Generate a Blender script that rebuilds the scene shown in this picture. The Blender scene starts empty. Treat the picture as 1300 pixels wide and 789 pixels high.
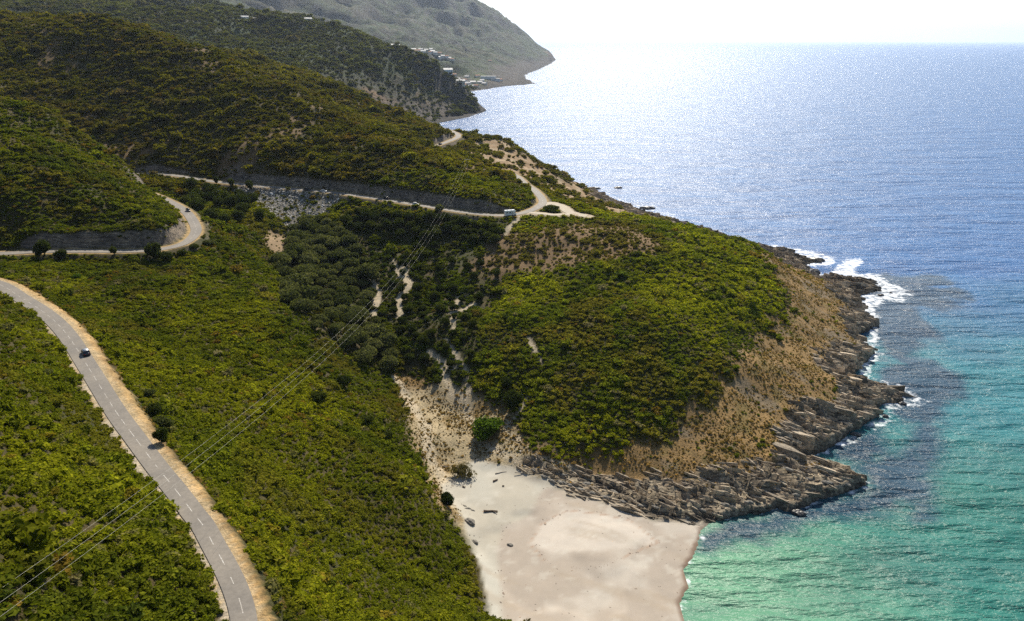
import bpy, bmesh, math, random
import numpy as np
random.seed(7)
rng = np.random.default_rng(11)
S = bpy.context.scene
COL = S.collection
R = math.radians

# ------------------------------------------------------------------ camera, sky, sun
CAMZ = 140.0
PITCH = math.atan(342.5 / 900.0)
cam_d = bpy.data.cameras.new("camera"); cam = bpy.data.objects.new("camera", cam_d); COL.objects.link(cam)
cam_d.sensor_width = 36.0; cam_d.lens = 36.0 * 900 / 1300
cam_d.clip_start = 0.5; cam_d.clip_end = 200000
cam.location = (0, 0, CAMZ); cam.rotation_euler = (math.pi / 2 - PITCH, 0, 0)
S.camera = cam
SUN_EL, SUN_AZ = R(43), R(8)          # azimuth measured from +Y towards +X
w = bpy.data.worlds.new("World"); S.world = w; w.use_nodes = True
wn = w.node_tree; bg = wn.nodes["Background"]
sky = wn.nodes.new("ShaderNodeTexSky"); sky.sky_type = 'NISHITA'; sky.sun_disc = False
sky.sun_elevation = SUN_EL; sky.sun_rotation = SUN_AZ
sky.air_density = 1.0; sky.dust_density = 0.6; sky.ozone_density = 1.0; sky.altitude = 50
wn.links.new(sky.outputs[0], bg.inputs[0]); bg.inputs[1].default_value = 0.085
sd = bpy.data.lights.new("sun", 'SUN'); sd.energy = 4.8; sd.angle = R(0.53); sd.color = (1.0, 0.92, 0.78)
sun = bpy.data.objects.new("sun", sd); COL.objects.link(sun)
sun.rotation_euler = (math.pi / 2 - SUN_EL, 0, math.pi - SUN_AZ)
S.view_settings.view_transform = 'Standard'; S.view_settings.look = 'None'
S.view_settings.gamma = 1.0; S.view_settings.exposure = 0.6; S.view_settings.use_curve_mapping = False
S.render.engine = 'CYCLES'
cy = S.cycles
cy.max_bounces = 6; cy.diffuse_bounces = 3; cy.glossy_bounces = 3; cy.transmission_bounces = 3
cy.transparent_max_bounces = 4; cy.volume_bounces = 1
cy.sample_clamp_indirect = 6.0; cy.sample_clamp_direct = 9.0
cy.use_denoising = False; cy.use_adaptive_sampling = False
cy.caustics_reflective = False; cy.caustics_refractive = False

# ------------------------------------------------------------------ survey helpers
CP, SP = math.cos(PITCH), math.sin(PITCH)
def ray(px, py):
    v = 394.5 - py
    return (px - 650.0, 900 * CP + v * SP, -900 * SP + v * CP)
def W(px, py, z=None, t=None):
    """the place on the land seen in that direction, at height z or at stretch t"""
    dx, dy, dz = ray(px, py)
    if t is None: t = (z - CAMZ) / dz
    return (dx * t, dy * t, CAMZ + dz * t)
def smooth(a, b, x):
    u = np.clip((x - a) / (b - a), 0, 1); return u * u * (3 - 2 * u)

def hash2(ix, iy, seed):
    n = (ix.astype(np.int64) * 374761393 + iy.astype(np.int64) * 668265263 + seed * 974634777) & 0xffffffff
    n = ((n ^ (n >> 13)) * 1274126177) & 0xffffffff
    return ((n ^ (n >> 16)) & 0xffffff) / float(0xffffff)
def vnoise(x, y, seed=0):
    ix = np.floor(x); iy = np.floor(y); fx = x - ix; fy = y - iy
    fx = fx * fx * fx * (fx * (fx * 6 - 15) + 10); fy = fy * fy * fy * (fy * (fy * 6 - 15) + 10)
    a = hash2(ix, iy, seed); b = hash2(ix + 1, iy, seed); c = hash2(ix, iy + 1, seed); d = hash2(ix + 1, iy + 1, seed)
    return (a + (b - a) * fx) * (1 - fy) + (c + (d - c) * fx) * fy
def fbm(x, y, scale, octv=4, seed=0, gain=0.5):
    s = 0; a = 1; tot = 0; x = x / scale; y = y / scale
    for o in range(octv):
        s = s + a * vnoise(x + 17.3 * o, y - 9.1 * o, seed + o * 13); tot += a; a *= gain
        x, y = x * 1.93 + y * 0.4, y * 1.93 - x * 0.4
    return s / tot * 2 - 1                                   # about -1..1

def seg_dist(X, Y, P, closed=False):
    """distance to a polyline, and arc parameter, z and side there"""
    P = np.asarray(P, float); n = len(P)
    best = np.full(X.shape, 1e12); bz = np.zeros(X.shape); bs = np.zeros(X.shape); bk = np.zeros(X.shape)
    m = n if closed else n - 1
    for i in range(m):
        a = P[i]; b = P[(i + 1) % n]; dx = b[0] - a[0]; dy = b[1] - a[1]; L = dx * dx + dy * dy + 1e-9
        u = np.clip(((X - a[0]) * dx + (Y - a[1]) * dy) / L, 0, 1)
        ex = X - a[0] - u * dx; ey = Y - a[1] - u * dy; d = ex * ex + ey * ey
        k = d < best
        best = np.where(k, d, best)
        if P.shape[1] > 2: bz = np.where(k, a[2] + (b[2] - a[2]) * u, bz)
        bs = np.where(k, dx * ey - dy * ex, bs); bk = np.where(k, i + u, bk)
    return np.sqrt(best), bz, np.sign(bs), bk
def in_poly(X, Y, P):
    c = np.zeros(X.shape, bool); n = len(P)
    for i in range(n):
        x1, y1 = P[i][0], P[i][1]; x2, y2 = P[(i + 1) % n][0], P[(i + 1) % n][1]
        if y1 == y2: continue
        k = ((y1 > Y) != (y2 > Y)) & (X < (x2 - x1) * (Y - y1) / (y2 - y1) + x1)
        c ^= k
    return c
def sdf(X, Y, P):
    """signed distance, positive inside"""
    d = seg_dist(X, Y, [p[:2] for p in P], closed=True)[0]
    return np.where(in_poly(X, Y, P), d, -d)
def catmull(P, step):
    P = [np.array(p, float) for p in P]; out = []
    Q = [2 * P[0] - P[1]] + P + [2 * P[-1] - P[-2]]
    for i in range(1, len(Q) - 2):
        a, b, c, d = Q[i - 1:i + 3]; n = max(1, int(np.linalg.norm((c - b)[:2]) / step))
        for k in range(n):
            u = k / n
            out.append(0.5 * ((2 * b) + (c - a) * u + (2 * a - 5 * b + 4 * c - d) * u * u + (3 * b - a - 3 * c + d) * u ** 3))
    out.append(P[-1]); return np.array(out)

# ------------------------------------------------------------------ roads and coast as surveyed lines
road_ctrl = [(-30, 52, 67.5), W(310, 789, 67), W(266, 682, 66), W(244, 650, 65.6), W(222, 621, 65.2), W(200, 594, 64.8),
             W(173, 558, 64.2), W(146, 521, 63.4), W(113, 468, 62.5), W(85, 425, 62), W(60, 400, 61.5), W(28, 379, 61), W(-5, 360, 60.6),
             (-205, 247, 60.3), (-228, 259, 60), (-236, 271, 59.7), (-228, 280, 59.4), W(0, 322, 59), W(50, 319.5, 58.6), W(100, 319, 58.2),
             W(150, 319, 57.9), W(188, 318, 57.5), W(218, 314, 57.2), W(239, 306, 57), W(249, 293, 56.9), W(244, 279, 56.7), W(234, 267.5, 56.4),
             (-192, 392, 56.2), (-222, 424, 56), (-247, 450, 55.8), (-263, 474, 55.6), (-250, 486, 55.4), (-226, 479, 55), W(270, 230.5, 54), W(338, 237, 53.2),
             W(417, 244, 52), W(464, 250, 51.2), W(532, 260.5, 50.4), W(593, 270, 50), W(640, 273.5, 50), W(672, 268, 50), W(689, 257, 50.2),
             W(680, 243, 50.6), W(667, 234, 51), (0, 505, 51.6), (-28, 545, 52.4), (-58, 580, 53.4), W(545, 189, 54.8), W(566, 181, 55.8), W(582, 172.5, 56.8), (-68, 730, 57.5), (-105, 775, 58.5), (-150, 850, 60), (-180, 930, 62), (-230, 1010, 64), (-300, 1100, 68)]
ROAD = catmull(road_ctrl, 4.0)
SPUR = catmull([W(686, 262, 50), W(700, 258, 49.9), W(714, 263, 49.5), W(724, 270, 49), W(745, 274.5, 48.2)], 3.0)
SPUR2 = catmull([W(672, 270, 50), W(690, 271.5, 49.8), W(706, 273, 49.3), W(724, 272, 49)], 3.0)
RW = 2.45
coast_px = [(705, 76), (698, 82), (690, 86), (680, 90), (668, 95), (666, 99), (680, 106), (664, 108), (640, 110), (620, 113), (600, 116), (588, 118)]
COAST = [W(a, b, 0)[:2] for a, b in coast_px] + [(-170, 2050), (-190, 1850), (-130, 1680)] + \
    [W(a, b, 0)[:2] for a, b in [(617, 141), (606, 145), (592, 150), (575, 153), (556, 157)]] + \
    [(-175, 1250), (-165, 1050), (-120, 920), (-60, 830), (0, 775)] + \
    [W(a, b, 0)[:2] for a, b in [(708, 233), (728, 240), (742, 246), (768, 252), (780, 259), (806, 264), (826, 271), (850, 278)]] + \
    [(150, 560), (168, 525), (186, 500)] + \
    [W(a, b, 0)[:2] for a, b in [(1000, 318), (1020, 326), (1039, 332), (1022, 336), (1037, 346), (1030, 350), (1052, 350), (1070, 352), (1098, 353), (1110, 357), (1117, 369),
     (1100, 373), (1081, 374), (1091, 379), (1087, 386), (1096, 395), (1077, 397), (1110, 409), (1104, 421), (1085, 425), (1092, 436), (1110, 449), (1102, 459), (1091, 467),
     (1090, 477), (1058, 486), (1085, 486), (1118, 490), (1144, 502), (1136, 511), (1111, 519), (1118, 529), (1095, 539), (1077, 551), (1050, 572), (1014, 584), (1045, 588), (1072, 595),
     (1102, 615), (1086, 622), (1063, 630), (1040, 634), (1023, 643), (1002, 650), (985, 645), (965, 653), (950, 652), (928, 657), (905, 663), (890, 673), (885, 694), (880, 706), (868, 725), (874, 745),
     (864, 765), (870, 789)]] + [(70, 115), (110, 90), (150, 40), (160, -100)]
LAND = COAST + [(-9000, -100), (-9000, 11000), (-3000, 11000), (-300, 9300), (250, 7300)]

# ------------------------------------------------------------------ control heights
C = []
def c(px, py, z=None, t=None): C.append(W(px, py, z, t))
for i in range(0, len(ROAD), 3): C.append(tuple(ROAD[i]))
for p in SPUR[::3]: C.append(tuple(p))
# cut banks: (road index range found by nearest surveyed point), side (+1 left of travel), offset, rise
def bank(x0y0, x1y1, side, off, rise):
    i0 = int(np.argmin(((ROAD[:, :2] - np.array(x0y0)) ** 2).sum(1))); i1 = int(np.argmin(((ROAD[:, :2] - np.array(x1y1)) ** 2).sum(1)))
    for i in range(i0, i1 + 1, 3):
        d = ROAD[min(i + 1, len(ROAD) - 1)] - ROAD[max(i - 1, 0)]; L = math.hypot(d[0], d[1]) + 1e-9
        f = min(1, (i - i0 + 1) / 4, (i1 - i + 1) / 3)
        nx, ny = -d[1] / L * side, d[0] / L * side
        C.append((ROAD[i][0] + nx * off, ROAD[i][1] + ny * off, ROAD[i][2] + rise * f))
bank(W(310, 789, 67)[:2], W(28, 379, 61)[:2], 1, 8, 4.5)
bank(W(0, 322, 59)[:2], W(244, 279, 57)[:2], 1, 9, 7.5)
bank(W(270, 230, 54)[:2], W(640, 273, 50)[:2], 1, 11, 8.0)
bank(W(270, 230, 54)[:2], W(640, 273, 50)[:2], -1, 7, -2.6); bank(W(270, 230, 54)[:2], W(640, 273, 50)[:2], -1, 14, -6)
bank(W(0, 322, 59)[:2], W(244, 279, 57)[:2], -1, 8, -2.5)
bank(W(672, 268, 50)[:2], W(667, 234, 51)[:2], 1, 8, 3.0)
bank((0, 505), W(582, 172, 57)[:2], 1, 9, 5)
# slope above the near road
for a in [(0, 500, 84), (0, 600, 87), (0, 690, 88), (100, 600, 75.5), (100, 690, 79), (200, 690, 70), (0, 420, 74), (60, 500, 75), (0, 789, 88), (120, 789, 80)]: c(*a)
C += [(-130, 90, 110), (-180, 150, 110), (-230, 210, 98), (-270, 250, 88), (-120, 20, 112), (-60, 0, 92), (-250, 120, 140), (-350, 100, 175), (-330, 250, 120), (20, 20, 62), (60, 50, 30), (10, 80, 42), (-10, 60, 58)]
# slope between near road and the valley
for a in [(300, 350, 47), (200, 400, 51), (300, 450, 42), (400, 400, 35), (400, 500, 30.5), (250, 520, 51), (350, 600, 42), (500, 550, 17), (450, 600, 28), (500, 650, 21), (400, 690, 38), (60, 338, 57.5), (150, 360, 55.5),
          (345, 400, 42), (450, 480, 24), (540, 620, 13), (560, 690, 11), (430, 560, 29), (200, 450, 51.5), (450, 789, 37), (560, 789, 22), (320, 330, 45), (285, 300, 49)]: c(*a)
for a in [(510, 500, 10), (520, 540, 8), (535, 580, 6), (560, 630, 5), (590, 675, 4), (607, 699, 3.2), (640, 789, 2.5), (500, 470, 12.5)]: c(*a)
# valley line and its trees
for a in [(480, 420, 17.5), (440, 400, 23), (480, 390, 21), (400, 350, 29), (370, 330, 33), (350, 300, 37), (370, 310, 36), (360, 270, 44), (430, 300, 37), (430, 340, 30), (320, 262, 49), (290, 262, 49), (400, 262, 46.5), (330, 285, 44),
          (520, 300, 38), (520, 350, 29), (560, 290, 43), (600, 340, 34), (550, 400, 25), (520, 430, 18.5), (600, 300, 43), (640, 300, 44), (480, 280, 43), (260, 268, 50)]: c(*a)
C += [(-290, 480, 66), (-330, 520, 80), (-385, 570, 96), (-245, 440, 53), (-300, 440, 76), (-360, 480, 98), (-450, 600, 120), (-480, 500, 150)]
# hill over the hairpin
for a in [(0, 128, None, .42), (60, 150, None, .435), (120, 190, None, .448), (160, 214, None, .452), (192, 236, None, .452), (0, 200, None, .36), (0, 260, None, .337), (100, 250, None, .355), (80, 200, None, .385), (160, 255, None, .375), (215, 260, None, .405),
          (40, 160, None, .405), (100, 290, None, .3445), (170, 290, None, .352), (-80, 100, None, .40)]: c(*a)
# big middle hill
for a in [(110, 24, None, .74), (60, 32, None, .73), (0, 34, None, .72), (-120, 34, None, .72), (150, 29, None, .725), (200, 42, None, .70), (250, 60, None, .67), (300, 85, None, .645), (360, 110, None, .62), (410, 140, None, .595), (480, 166, None, .56), (520, 185, None, .527), (560, 203, None, .503),
          (620, 224, None, .486), (650, 236, None, .476), (672, 248, None, .4755), (100, 100, None, .66), (0, 80, None, .66), (100, 170, None, .575), (200, 130, None, .60), (300, 150, None, .57), (300, 195, None, .525), (200, 190, None, .555), (400, 195, None, .523), (500, 215, None, .493), (600, 240, None, .47), (400, 160, None, .565),
          (120, 195, None, .55), (20, 140, None, .60)]: c(*a)
for x, y, z in [(-486, 820, 160), (-400, 800, 140), (-600, 750, 190), (-560, 640, 170), (-330, 760, 120), (-260, 720, 105)]: C.append((x, y, z))
C += [(-560, 900, 140), (-450, 960, 95), (-350, 1000, 85), (-150, 660, 76), (-105, 600, 68), (-190, 700, 88), (-60, 520, 62)]
for a in [(330, 75, None, .95), (400, 100, None, .87), (440, 117, None, .835), (480, 135, None, .80), (520, 153, None, .755), (545, 164, None, .72), (565, 172, None, .705), (300, 66, None, .98), (350, 98, None, .80), (430, 130, None, .74), (500, 160, None, .715)]: c(*a)
# promontory beyond the junction
for a in [(600, 171, 56), (620, 174, 55), (645, 182, 49), (680, 208, 27), (698, 226, 9), (620, 200, 47), (680, 230, 36), (740, 255, 14), (790, 264, 5), (800, 271, 11), (720, 262, 34), (650, 215, 43), (770, 268, 18), (700, 240, 27), (740, 262, 24), (660, 195, 43)]: c(*a)
C += [(-10, 720, 40), (-30, 760, 25), (-90, 820, 40), (110, 480, 13), (140, 500, 6), (60, 450, 34), (90, 430, 34), (140, 450, 12)]
# headland
for a in [(745, 276, 47.5), (770, 282, 45.5), (800, 283, 45.5), (830, 286, 45.5), (862, 292, 44), (900, 301, 41), (930, 310, 37.5), (960, 319, 33), (985, 328, 26), (1000, 337, 20), (700, 300, 46), (830, 330, 44), (700, 330, 40), (850, 400, 35), (950, 400, 26), (900, 350, 38),
          (780, 300, 48), (1000, 370, 22), (1050, 400, 11), (1060, 370, 8), (1030, 430, 13), (1000, 440, 16.5), (850, 500, 19.5), (950, 500, 14.5), (1000, 500, 12), (1050, 500, 8), (720, 450, 23), (650, 400, 29), (600, 400, 25), (550, 450, 16), (600, 470, 15), (650, 500, 12), (700, 560, 8), (650, 560, 5.5), (780, 350, 40), (700, 390, 31), (850, 440, 28.5), (780, 460, 24.5),
          (620, 530, 6.5), (760, 520, 14.5), (800, 570, 8), (750, 590, 4.5), (900, 560, 10.5), (900, 600, 6), (980, 560, 8), (1000, 600, 4.5), (950, 620, 3.6), (850, 620, 3), (1050, 540, 5), (780, 400, 33), (900, 450, 25), (1000, 560, 7), (1060, 610, 3.5), (1090, 505, 5), (1060, 450, 8)]: c(*a)
for a in [(560, 500, 9), (590, 560, 4.5), (600, 600, 3), (620, 640, 2.4), (650, 650, 2), (700, 640, 1.8), (640, 600, 3), (720, 620, 2.6), (750, 660, 1.4), (850, 670, 1.1), (800, 650, 1.6), (700, 690, 1.4), (640, 690, 2.3), (700, 740, 1), (560, 560, 5)]: c(*a)
# dark headland beyond
for a in [(247, -2, None, 1.95), (298, 19, None, 1.9), (338, 24, None, 1.85), (400, 27, None, 1.75), (430, 35, None, 1.70), (465, 47, None, 1.67), (490, 57, None, 1.65), (515, 61, None, 1.65), (540, 70, None, 1.65), (562, 86, None, 1.65), (582, 104, None, 1.655), (600, 124, None, 1.66), (612, 136, None, 1.675),
          (450, 110, None, 1.42), (500, 120, None, 1.50), (500, 90, None, 1.56), (540, 110, None, 1.585), (560, 130, None, 1.57), (540, 140, None, 1.52), (400, 80, None, 1.45), (470, 140, None, 1.36), (300, 50, None, 1.50), (200, 30, None, 1.50), (100, 5, None, 1.6), (0, 10, None, 1.5), (200, 5, None, 1.8), (0, -30, None, 1.9),
          (350, 55, None, 1.6), (-150, -20, None, 1.6), (-150, 20, None, 1.2), (580, 135, None, 1.62)]: c(*a)
C += [(-300, 1180, 60), (-230, 1200, 20), (-250, 1080, 55), (-400, 1100, 85), (-700, 1050, 130), (-190, 960, 45), (-600, 2300, 120), (-300, 2000, 60), (-900, 2500, 170), (-1500, 2400, 320), (-250, 1850, 40), (-180, 1640, 20)]
# far mountain
for a in [(560, -28, None, 6.0), (590, -1, None, 6.1), (620, 13, None, 6.2), (650, 31, None, 6.3), (672, 47, None, 6.35), (690, 64, None, 6.35), (698, 70, None, 6.3), (600, 70, None, 4.0), (640, 70, None, 4.9), (670, 80, None, 4.9), (640, 88, None, 3.6), (550, 50, None, 4.5), (450, 60, None, 3.2), (540, 75, None, 2.95), (500, 62, None, 2.95), (450, 10, None, 4.8), (350, 10, None, 4.3), (600, 30, None, 5.4),
          (560, 90, None, 2.7), (600, 100, None, 2.6), (640, 102, None, 2.72), (580, 108, None, 2.42), (520, 20, None, 5.3), (400, -60, None, 5.5), (300, -60, None, 4.5), (150, -80, None, 4.5), (500, -50, None, 6.0), (665, 90, None, 3.9), (0, -120, None, 4.0), (655, 104, None, 2.78)]: c(*a)
C += [(-1500, 8500, 450), (-300, 8500, 40), (-5000, 6000, 1100), (-5000, 3000, 900), (-3000, 1500, 500), (-1500, 800, 280), (-1200, 300, 300), (100, 7300, 8), (-8000, 9000, 1200), (-8000, 1000, 900), (-900, 0, 240), (-3000, -100, 500), (-8000, -100, 900)]
C = np.array(C); 
keep = []
for i, p in enumerate(C):                                     # drop near duplicates
    if all((p[0] - C[j][0]) ** 2 + (p[1] - C[j][1]) ** 2 > 9 for j in keep): keep.append(i)
C = C[keep]
MQ = 7.0
def solve(P):
    n = len(P); d = np.sqrt((P[:, None, 0] - P[None, :, 0]) ** 2 + (P[:, None, 1] - P[None, :, 1]) ** 2 + MQ * MQ)
    A = np.zeros((n + 3, n + 3)); A[:n, :n] = d - np.eye(n) * 0.35; A[:n, n] = 1; A[:n, n + 1] = P[:, 0] / 1000; A[:n, n + 2] = P[:, 1] / 1000; A[n:, :n] = A[:n, n:].T
    return np.linalg.solve(A, np.concatenate([P[:, 2], [0, 0, 0]]))
wts = solve(C)
def base_h(X, Y):
    h = wts[-3] + wts[-2] * X / 1000 + wts[-1] * Y / 1000
    for (x, y, z), q in zip(C, wts): h = h + q * np.sqrt((X - x) ** 2 + (Y - y) ** 2 + MQ * MQ)
    return h

# ------------------------------------------------------------------ terrain grid
def axis(parts):
    out = [parts[0][0]]
    for a, b, s0, s1 in parts:
        n = max(1, int(round(abs(b - a) / ((s0 + s1) / 2)))); ws = np.linspace(s0, s1, n); ws = ws / ws.sum() * (b - a); out += list(a + np.cumsum(ws))
    return np.array(out)
XS = axis([(-9000, -2000, 500, 60), (-2000, -600, 60, 6), (-600, -240, 5, 1.2), (-240, 90, 1.0, 1.0), (90, 235, 0.8, 0.8), (235, 300, 1.2, 12), (300, 700, 16, 60)])
YS = axis([(-100, 40, 14, 2), (40, 430, 0.9, 1.0), (430, 760, 1.0, 2.0), (760, 1020, 2.2, 5), (1020, 2600, 5, 11), (2600, 6800, 12, 40), (6800, 11000, 60, 500)])
X, Y = np.meshgrid(XS, YS)
H = base_h(X, Y)
near = 1 - smooth(450, 1000, Y); far = smooth(900, 2500, Y)
left = smooth(-60, -260, X)
dc_in = sdf(X, Y, LAND)
wob = fbm(X, Y, 9, 4, 5) * 2.2 * smooth(90, 130, X) * (Y < 700) + fbm(X, Y, 40, 4, 6) * 14 * smooth(1000, 2500, Y)
dc = dc_in + wob
away = smooth(3, 30, dc)
dr, rz, rside, rk = seg_dist(X, Y, ROAD[::2])
def rwid(y): return np.interp(y, [60, 90, 130, 185, 250], [1.65, 1.7, 2.0, 2.35, 2.45])
dr = dr + np.where(Y < 262, RW - rwid(Y), 0)
ndv = np.interp(Y, [70, 90, 180], [0.42, 0.48, 0.8])
H += away * smooth(4, 30, dr) * ((fbm(X, Y, 28, 4, 1) * 2.3 + (np.abs(fbm(X, Y, 45, 3, 14)) - .3) * 3.0) * (1 - far) + fbm(X, Y, 70, 4, 21) * 5.0 * smooth(430, 700, Y) * smooth(-20, -160, X) * (1 - far) + fbm(X, Y, 60, 3, 9) * 2.4 * left * near)
gully = 1 - np.abs(fbm(X, Y, 260, 5, 33))
H += away * (smooth(1000, 1500, Y) * (fbm(X, Y, 130, 5, 2) * 8) + far * ((gully - 0.8) * 150 + fbm(X, Y, 380, 5, 3) * 26)) * smooth(10, 500, dc)
# road bed
def carve(H, d, z, w0, w1): return z + (H - z) * smooth(w0, w1, d)
up = H > rz
H = np.where(up, carve(H, dr, rz - 0.12, RW + 0.9, RW + 5.0), carve(H, dr, rz - 0.12, RW + 1.4, RW + 5))
# wider verge right of the near road
verge_zone = (rk < 0)
ds, sz, _, _ = seg_dist(X, Y, SPUR); H = carve(H, ds, sz - 0.12, 3.4, 8)
ds2, sz2, _, _ = seg_dist(X, Y, SPUR2); H = carve(H, ds2, sz2 - 0.12, 2.6, 6)
dspur = np.minimum(ds, ds2)
# shore
BEACH = [W(a, b, 2)[:2] for a, b in [(560, 625), (590, 590), (650, 590), (690, 605), (730, 622), (790, 640), (850, 655), (905, 655), (925, 720), (920, 830), (600, 820), (600, 700)]]
sb = sdf(X, Y, BEACH)
rockshore = smooth(2, -6, sb) * (Y < 900)
gdc = np.gradient(dc, YS, axis=0); face = 0.55 + 3.2 * smooth(-0.2, 0.75, gdc)
cap = np.where(rockshore > 0.5, 0.7 + face * np.clip(dc, 0, 60) + 0.03 * dc * dc, 0.15 + 0.06 * np.clip(dc, 0, 20) + 1.5 * np.clip(dc - 14, 0, 60))
cap = np.where(Y > 700, 2 + dc * 1.6, cap)
H = np.where(dc > 0, np.minimum(H, np.where(dc < 60, cap, 1e6)), H)
H = np.where(dc > 0, np.maximum(H, 0.3 + 0.03 * np.clip(dc, 0, 20)), H)
# bedded schist along the shore, beds striking seaward, steep scarps on their near side
q = X * 0.52 + Y * 0.86 + fbm(X, Y, 30, 3, 41) * 7
s_ = X * 0.86 - Y * 0.52
ROCKB = [W(a, b, 3)[:2] for a, b in [(655, 592), (740, 600), (850, 615), (930, 608), (1000, 592), (1095, 605), (1100, 625), (1040, 645), (960, 660), (900, 662), (860, 655), (800, 643), (740, 628), (690, 612)]]
rbs = smooth(-3, 2, sdf(X, Y, ROCKB) + fbm(X, Y, 8, 3, 48) * 4)
rm = np.maximum(rockshore * smooth(20, 9, dc + fbm(X, Y, 14, 3, 42) * 13) * smooth(15, 8, H + fbm(X, Y, 14, 3, 43) * 6) * (dc > -4) * smooth(6, 11, dr), rbs * (dc > 0))
back = (Y > 440) * (Y < 700) * smooth(25, 45, X)
rm = np.maximum(rm, back * (dc > 0) * smooth(42, 24, dc + fbm(X, Y, 18, 3, 42) * 12) * smooth(14, 9, H) * .8)
def saw(v): f = v - np.floor(v); return np.where(f < 0.16, f / 0.16, 1 - (f - 0.16) / 0.84)
rk1 = saw(q / 14 + fbm(X, Y, 34, 3, 44) * 1.5); rk2 = saw(q / 4.6 + fbm(X, Y, 16, 3, 45) * 1.5); rk3 = saw(q / 1.9 + fbm(X, Y, 8, 3, 46) * 1.2); am = smooth(-.5, .35, fbm(X, Y, 13, 3, 49))
H += rm * (smooth(0, 5, dc) * ((rk1 - 0.45) * np.where(rbs > .3, 1.8, 4.2) * am + (rk2 - 0.5) * 1.8 * (0.4 + am)) + (rk3 - 0.5) * 0.7 + fbm(X * .6 + Y, Y * .6 - X, 3.4, 4, 47) * 0.6)
rough = smooth(0.0, 1.0, rm)
H = np.where((dc > 0), np.maximum(H, 0.12), H)
H = np.where(sb > 0, H + (np.minimum(H, 2.3 + .25 * (H - 2.3)) - H) * smooth(0, 7, sb), H)
H = np.where((dc > 4) & (sb > -6), np.maximum(H, 0.4 + 0.05 * np.clip(dc - 4, 0, 26) + .12 * fbm(X, Y, 9, 3, 15)), H)
H = np.where(dc <= 0, np.minimum(H, -0.25 - 0.35 * (-dc)) , H); H = np.maximum(H, -25)
def height(x, y):
    x = np.atleast_1d(np.asarray(x, float)); y = np.atleast_1d(np.asarray(y, float))
    i = np.clip(np.searchsorted(XS, x) - 1, 0, len(XS) - 2); j = np.clip(np.searchsorted(YS, y) - 1, 0, len(YS) - 2)
    u = np.clip((x - XS[i]) / (XS[i + 1] - XS[i]), 0, 1); v = np.clip((y - YS[j]) / (YS[j + 1] - YS[j]), 0, 1)
    return (H[j, i] * (1 - u) + H[j, i + 1] * u) * (1 - v) + (H[j + 1, i] * (1 - u) + H[j + 1, i + 1] * u) * v
def sample(F, x, y):
    i = np.clip(np.searchsorted(XS, x) - 1, 0, len(XS) - 2); j = np.clip(np.searchsorted(YS, y) - 1, 0, len(YS) - 2)
    return F[j, i]
def hit(px, py, tmax=7.5):
    """where the sight line meets the land"""
    dx, dy, dz = ray(px, py)
    ts = np.concatenate([np.arange(.06, 1.2, .0008), np.arange(1.2, tmax, .004)])
    h = height(dx * ts, dy * ts); zz = CAMZ + dz * ts
    k = np.nonzero(zz <= np.maximum(h, 0))[0]
    if len(k) == 0: return None
    t = ts[k[0]]; return (dx * t, dy * t, float(max(h[k[0]], 0)))
def zone(pts, z=None):
    out = []
    for a, b in pts:
        p = hit(a, b)
        if p: out.append(p[:2])
    return out

# slope
gy, gx = np.gradient(H, YS, XS); SL = np.sqrt(gx * gx + gy * gy)
# ------------------------------------------------------------------ ground colour zones (all in world plan)
N1 = fbm(X, Y, 22, 5, 51); N2 = fbm(X, Y, 6, 4, 52); N3 = fbm(X, Y, 2.2, 3, 53)
def zmask(pts, soft=4, jit=6):
    P = zone(pts)
    return smooth(-soft, soft, sdf(X, Y, P) + (N1 * 0.6 + N2 * 0.5) * jit)
GREEN = zmask([(735, 274), (800, 272), (900, 290), (955, 309), (975, 335), (1000, 380), (985, 420), (950, 440), (915, 470), (885, 505), (870, 540), (820, 555), (760, 578), (700, 580), (655, 560), (640, 520), (590, 505), (540, 490), (505, 470), (520, 400), (560, 330), (640, 280), (700, 272)], 5, 11)
HEADL = zmask([(950, 300), (1060, 345), (1130, 370), (1130, 440), (1150, 500), (1120, 620), (1000, 655), (900, 665), (790, 640), (640, 590), (600, 640), (560, 640), (500, 480), (520, 440), (560, 470), (700, 480), (850, 450), (950, 400)], 3, 3)
BAREB = zmask([(505, 490), (560, 485), (600, 500), (650, 530), (670, 575), (700, 600), (740, 622), (640, 605), (590, 600), (600, 690), (560, 640), (525, 560)], 3, 5)
BROWNP = zmask([(640, 300), (700, 292), (780, 285), (830, 300), (850, 322), (780, 330), (700, 345), (640, 350), (600, 345)], 5, 12)
SCREE = zmask([(295, 240), (350, 243), (430, 250), (420, 270), (395, 285), (375, 305), (360, 300), (340, 270), (300, 262)], 2, 5)
CLEAR = zmask([(340, 290), (372, 300), (375, 318), (350, 325), (335, 310)], 2, 3)
TRAIL = np.zeros(X.shape)
for pts, wd in [([(465, 350), (470, 345), (480, 372), (476, 400), (474, 430)], 1.6), ([(512, 340), (518, 365), (505, 385), (508, 402)], 1.8), ([(600, 388), (585, 395), (570, 398)], 1.4), ([(582, 378), (575, 400), (576, 420)], 0.8), ([(640, 300), (650, 285), (655, 280), (668, 272)], 1.2),
                ([(500, 480), (520, 510), (540, 540), (545, 580), (560, 600), (570, 640)], 1.8), ([(560, 470), (575, 500), (590, 510), (600, 540), (620, 565), (640, 580), (665, 590), (740, 600)], 1.0), ([(565, 430), (580, 455), (590, 470), (596, 500)], 0.7), ([(545, 450), (560, 462), (575, 470)], 1.0), ([(510, 355), (500, 335), (495, 325)], 0.9), ([(660, 562), (640, 545), (655, 530), (690, 470), (670, 430)], 0.6)]:
    P = zone(pts); d = seg_dist(X, Y, P)[0]; TRAIL = np.maximum(TRAIL, smooth(wd + 0.8, wd - 0.3, d + N2 * 1.2 + N3 * 0.5))
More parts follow.
